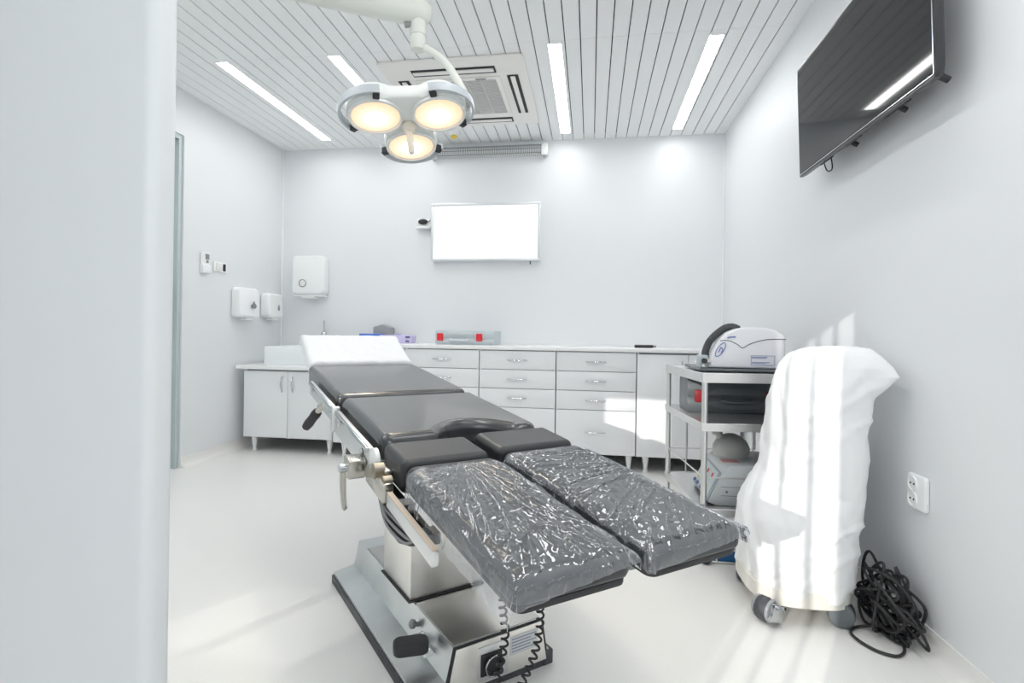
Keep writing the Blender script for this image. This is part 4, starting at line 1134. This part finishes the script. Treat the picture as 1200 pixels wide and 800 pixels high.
# tangled black cable
rnd = random.Random(11)
e = empty('power_cable', (1.03, 2.0, 0)); tag(e, 'tangled heap of black cable on the floor by the right wall', 'cable')
ctr = []
def cl_(p):
    return V(min(max(p.x, .955), 1.098-(.02 if p.z < .05 else 0)), min(max(p.y, 1.80), 2.25), min(max(p.z, .0065), .28))
for L in range(19):
    c0 = V(1.03+rnd.uniform(-.02, .02), 2.0+rnd.uniform(-.05, .06), rnd.uniform(.04, .15)); R_ = rnd.uniform(.06, .135)
    u = V(rnd.uniform(-.5, .5), rnd.uniform(-1, 1), rnd.uniform(-.4, 1)).normalized(); w = u.cross(V(1, rnd.uniform(-.5, .5), rnd.uniform(-.3, .6))).normalized()
    for k in range(6):
        a = 2*PI*k/6*1.0+rnd.uniform(-.2, .2); ctr.append(cl_(c0+u*math.cos(a)*R_+w*math.sin(a)*R_*.75+V(0, 0, rnd.uniform(-.01, .01))))
ctr += [V(1.02, 1.98, .03), V(.955, 2.02, .009), V(.905, 1.985, .0068), V(.905, 1.93, .0068), V(.935, 1.875, .0068), V(.985, 1.855, .0068), V(1.03, 1.90, .0068), V(1.04, 1.97, .02), V(1.02, 2.06, .05), V(1.05, 2.2, .03), V(1.06, 2.30, .008)]
bm = BM(); tube(bm, smooth_path(ctr, 9), .0049, 8); obj('cable', bm, M_rubber, e)
bm = BM(); tube(bm, smooth_path([(.985, 2.03, .14), (1.0, 2.0, .10), (1.03, 1.97, .055)], 6), .015, 12); obj('inline_plug', bm, M_rubber, e)

# ------------------------------------------------------------------ camera
cam = bpy.data.cameras.new('camera'); co = bpy.data.objects.new('camera', cam); COL.objects.link(co)
FW = V(-.146748, .989174, 0); RR = V(.989069, .146732, .014538); UU = V(-.0143805, -.0021334, .999894)
co.matrix_world = basis((0, 0, 1.0192), RR, UU, -FW)
cam.sensor_width = 36; cam.lens = 36*620/1200; cam.shift_y = -9.41/1200; cam.clip_start = .05
scn.camera = co

# ------------------------------------------------------------------ light
w = bpy.data.worlds.new('sky'); scn.world = w; w.use_nodes = True
w.node_tree.nodes['Background'].inputs[0].default_value = (.80, .90, 1, 1); w.node_tree.nodes['Background'].inputs[1].default_value = 1.0
sun = bpy.data.lights.new('sun', 'SUN'); sun.energy = 2.1; sun.angle = math.radians(.35); sun.color = (1, .97, .92)
so = bpy.data.objects.new('sun', sun); COL.objects.link(so)
az, k = math.radians(28.7), .285
d = V(math.sin(az), math.cos(az), -k*math.cos(az)).normalized()
so.rotation_euler = (-d).to_track_quat('Z', 'Y').to_euler()
def area(name, loc, target, sx, sy, power, col):
    l = bpy.data.lights.new(name, 'AREA'); l.shape = 'RECTANGLE'; l.size = sx; l.size_y = sy; l.energy = power; l.color = col
    o = bpy.data.objects.new(name, l); COL.objects.link(o); o.location = loc
    o.rotation_euler = (Vector(loc)-Vector(target)).to_track_quat('Z', 'Y').to_euler(); return o
area('front_fill', (.35, YF+.03, 1.6), (.2, 3, 1.4), 1.3, 1.6, 14, (.96, .98, 1))  # added fill light for daylight; the wall behind it has no window
for fx in (-2.39, -1.62, -.24, .69):        # unseen fill lamps added to brighten the room, shaped like the strip lights
    area('ceiling_fill_row', (fx, 1.45, H-.012), (fx, 1.45, 0), .08, 1.4, 7.5, (1, .995, .985))
sp = bpy.data.lights.new('lamp_beam', 'SPOT'); sp.energy = 26; sp.spot_size = math.radians(70); sp.spot_blend = .9; sp.color = (1, .86, .66); sp.shadow_soft_size = .1
spo = bpy.data.objects.new('lamp_beam', sp); COL.objects.link(spo); spo.location = LC+LN*.18; spo.rotation_euler = (-LN).to_track_quat('Z', 'Y').to_euler()

vs = scn.view_settings; vs.view_transform = 'Standard'; vs.look = 'None'; vs.exposure = .17; vs.gamma = 1; vs.use_curve_mapping = False
scn.display_settings.display_device = 'sRGB'
scn.cycles.use_denoising = True
scn.cycles.max_bounces = 12; scn.cycles.diffuse_bounces = 8; scn.cycles.transparent_max_bounces = 16; scn.cycles.caustics_reflective = False; scn.cycles.caustics_refractive = False
scn.cycles.sample_clamp_indirect = 6
